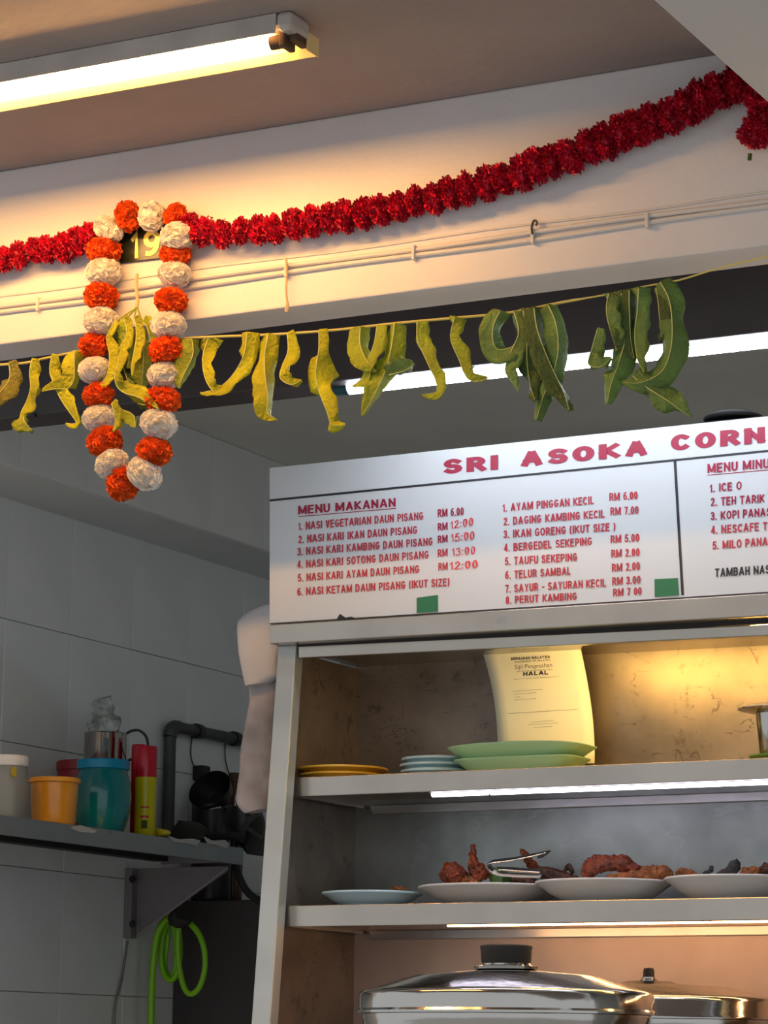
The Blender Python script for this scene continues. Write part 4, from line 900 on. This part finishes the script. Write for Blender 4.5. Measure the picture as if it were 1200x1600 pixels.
# tissue scraps on the shelf edge
for i, (xs, lab) in enumerate((([(108, 1293), (125, 1290), (150, 1299), (145, 1302), (122, 1300)], 'thin torn scrap of paper on the shelf below the amber tub'), ([(262, 1307), (278, 1312), (300, 1311), (312, 1314), (306, 1322), (292, 1318), (272, 1316)], 'torn white tissue on the shelf right of the spray can'),
                        ([(318, 1308), (330, 1314), (350, 1313), (358, 1320), (352, 1326), (335, 1320), (324, 1318)], 'last white tissue scrap near the shelf end'))):
    v = [at(x, y, X=XS + .003) for x, y in xs]; n = len(v)
    v2 = [q + Vector((.003, 0, .001)) for q in v]
    tag(MB().add(v + v2, [tuple(range(n)), tuple(range(n, 2 * n))[::-1]] + [(k, (k + 1) % n, n + (k + 1) % n, n + k) for k in range(n)]).build('tissue_scrap', 'tissue'), lab, 'paper')

# ---------------------------------------------------------------- pipe
XP = -3.905
pp = thing('wall_pipe', at(264, 1290, X=XP), 'dark plastic pipe with an elbow fixed to the left wall', 'pipe')
v0, v1 = at(263, 1296, X=XP), at(266, 1140, X=XP); v0.y = v1.y; v0.z = ZSH
hz_ = at(266, 1134, X=XP).z; e1 = at(285, 1136, X=XP); e1.z = hz_ + .0; e2 = at(400, 1166, X=XP); e2.z = hz_
el = [(XP, v1.y, hz_ - .03), (XP, v1.y + .004, hz_ - .012), (XP, v1.y + .018, hz_ - .002), (XP, v1.y + .04, hz_)]
MB().tube([v0, el[0]], .0165, 16).build('pipe_run', 'pipe', pp, smooth=True)
MB().tube(smooth_path(el, 4), .0185, 16).build('elbow', 'pipe', pp, smooth=True)
MB().tube([el[-1], (XP, 7.45, hz_)], .0155, 16).build('pipe_run', 'pipe', pp, smooth=True)
for yy in (v1.y + .14, v1.y + .34):
    MB().tube([(XP, yy - .012, hz_), (XP, yy + .012, hz_)], .021, 12).build('clamp', 'black', pp)
MB().tube([(XP, v1.y, ZSH + .012), (XP, v1.y, ZSH + .03)], .019, 14).build('collar', 'bracket', pp)
pts = [at(x, y, X=-3.925) for x, y in ((300, 1150), (298, 1180), (305, 1200), (316, 1205))]
tag(MB().tube(smooth_path([tuple(q) for q in pts], 4), .002, 6).build('wire', 'pipe', smooth=True), 'thin wire looping on the wall below the pipe', 'wire')
pts = [at(x, y, X=-3.925) for x, y in ((352, 1158), (352, 1185), (358, 1210))]
tag(MB().tube(smooth_path([tuple(q) for q in pts], 4), .0018, 6).build('wire', 'pipe', smooth=True), 'short wire dropping from the pipe clamp', 'wire')
p = at(316, 1207, X=-3.91)
tag(MB().box((-3.93, p.y - .02, p.z - .022), (-3.895, p.y + .02, p.z + .018)).build('wall_switch', 'blackm', bevel=.004), 'small black switch box on the wall above the black pot', 'switch')
# appliance, black pots, machine, hose
AY = 6.40
tag(MB().box((-3.929, AY, 0), (-3.15, 7.0, 2.0)).build('steel_fridge', 'appl', bevel=.004), 'dark metal appliance side standing behind the hanging hose', 'appliance')
YP = 6.46
p = at(331, 1283, Y=YP); r = rpx(31, p); zb_ = 2.0; zt4 = at(331, 1258, Y=YP).z
j = thing('black_pot', (p.x, YP, zb_), 'black cooking pot at the dark right end of the shelf', 'pot')
MB().lathe([(0, 0), (r * .93, 0), (r, .01), (r, zt4 - zb_), (r * 1.04, zt4 - zb_), (r * .95, zt4 - zb_), (r * .95, .01), (0, .008)], (p.x, YP, zb_), 36).build('body', 'black', j, smooth=True)
MB().tube([(p.x + r, YP, zt4 - .02), (p.x + r + .12, YP - .05, zt4 - .005)], .009, 8).build('handle', 'black', j, smooth=True)
c = at(331, 1238, Y=YP - .02); ax = Matrix.Rotation(math.radians(58), 3, 'X')
j = tag(MB().lathe([(0, 0), (r * .6, .004), (r * 1.0, .035), (r * 1.12, .060), (r * 1.14, .060), (r * 1.02, .030), (r * .6, -.002), (0, -.006)], Vector(c) + ax @ Vector((0, 0, -.045)), 40, axis=ax).build('black_bowl', 'black', smooth=True), 'black bowl tipped forward on top of the black pot', 'bowl')
wr = at(331, 1262, Y=YP - .05)
tag(MB().tube([at(x, y, Y=YP - .05) for x, y in ((318, 1261), (330, 1264), (345, 1261))], .002, 6).build('foil_strip', 'white'), 'thin white rim gleaming between the black bowl and pot', 'strip')  # white strip stands in for the gleam on the rim
tag(rows_solid([(1283, 285, 300), (1290, 276, 315), (1300, 270, 322), (1312, 266, 326)], 6.2, .04, 'cloth_heap', 'dgrey', None, None, .004), 'dark grey cloth heaped on the shelf beside the black pot', 'cloth')
j = thing('glass_bottle', at(364, 1262, Y=6.6), 'dark amber bottle half hidden behind the hanging cloth', 'bottle')
p = at(366, 1262, Y=6.6)
MB().lathe([(0, 1.999 - p.z), (.024, 1.999 - p.z), (.026, 2.01 - p.z), (.026, .03), (.022, .05), (.014, .062), (.014, .075), (0, .075)], p, 24).build('body', 'amber', j, smooth=True)
MB().lathe([(0, .070), (.018, .070), (.018, .095), (0, .096)], p, 20).build('cap', 'brown', j, smooth=True)
j = thing('blender_machine', at(385, 1300, Y=6.3), 'black kitchen machine beside the cabinet post', 'machine')
rows_solid([(1262, 362, 402), (1280, 352, 410), (1300, 358, 412), (1322, 380, 412), (1336, 396, 412)], 6.30, .05, 'body', 'black', None, None, .003, 20, j)
MB().tube([at(x, y, Y=6.22) for x, y in smooth_path([(378, 1312), (381, 1295), (391, 1280), (405, 1270)], 4)], .009, 8, flat=.5).build('handle', 'pipe', j, smooth=True)
MB().tube([at(x, y, Y=6.22) for x, y in smooth_path([(386, 1294), (397, 1302), (411, 1312)], 4)], .005, 8).build('tube', 'pipe', j, smooth=True)
tag(MB().tube([at(x, y, Y=6.26) for x, y in smooth_path([(366, 1310), (366, 1340), (374, 1370), (388, 1395), (412, 1410), (440, 1415)], 6)], .010, 10).build('rubber_hose', 'black', smooth=True), 'black rubber hose curving down from the shelf end', 'hose')
tag(MB().tube([at(x, y, Y=6.2) for x, y in smooth_path([(320, 1308), (345, 1306), (365, 1306), (380, 1310)], 6)], .012, 8).build('ladle_handle', 'blackm', smooth=True), 'black handle lying along the shelf end', 'handle')
# faint cord on the tiles
tag(MB().tube([at(x, y, X=-3.924) for x, y in smooth_path([(199, 1470), (190, 1530), (180, 1570), (177, 1620), (176, 1700)], 6)], .0035, 6).build('grey_cord', 'bracket', smooth=True), 'thin grey cord running down the tiles below the bracket', 'cord')
# lime hose
HY = 6.24
hz2 = thing('garden_hose', at(280, 1435, Y=HY), 'lime green coiled hose hanging under the wall bracket', 'hose')
def hs(pts, dy=0, r=.0078):
    return MB().tube([at(x, y, Y=HY + dy) for x, y in smooth_path(pts, 7)], r, 10).build('coil', 'hose', hz2, smooth=True)
hs([(272, 1432), (258, 1438), (246, 1460), (240, 1500), (237, 1550), (236, 1620), (236, 1700)], -.02, .0088)
hs([(276, 1434), (260, 1445), (252, 1480), (254, 1515), (265, 1531), (276, 1522), (281, 1490), (279, 1450), (277, 1436)], .012)
hs([(262, 1440), (262, 1470), (258, 1505), (264, 1525), (273, 1515), (275, 1480), (270, 1440)], .03, .006)
hs([(280, 1440), (278, 1470), (280, 1510), (288, 1543), (298, 1553), (310, 1545), (319, 1520), (320, 1490), (312, 1462), (297, 1443), (288, 1440)])
rows_solid([(1418, 272, 278), (1428, 268, 284), (1436, 264, 298), (1444, 268, 294), (1449, 274, 284)], HY - .03, .022, 'black_tie', 'blackm', None, None, .006, 60, hz2)
MB().tube([at(277, 1425, Y=HY), at(279, 1395, Y=HY), at(280, 1360, Y=HY)], .004, 6).build('hanger', 'blackm', hz2)

for o in (tproto,): pass
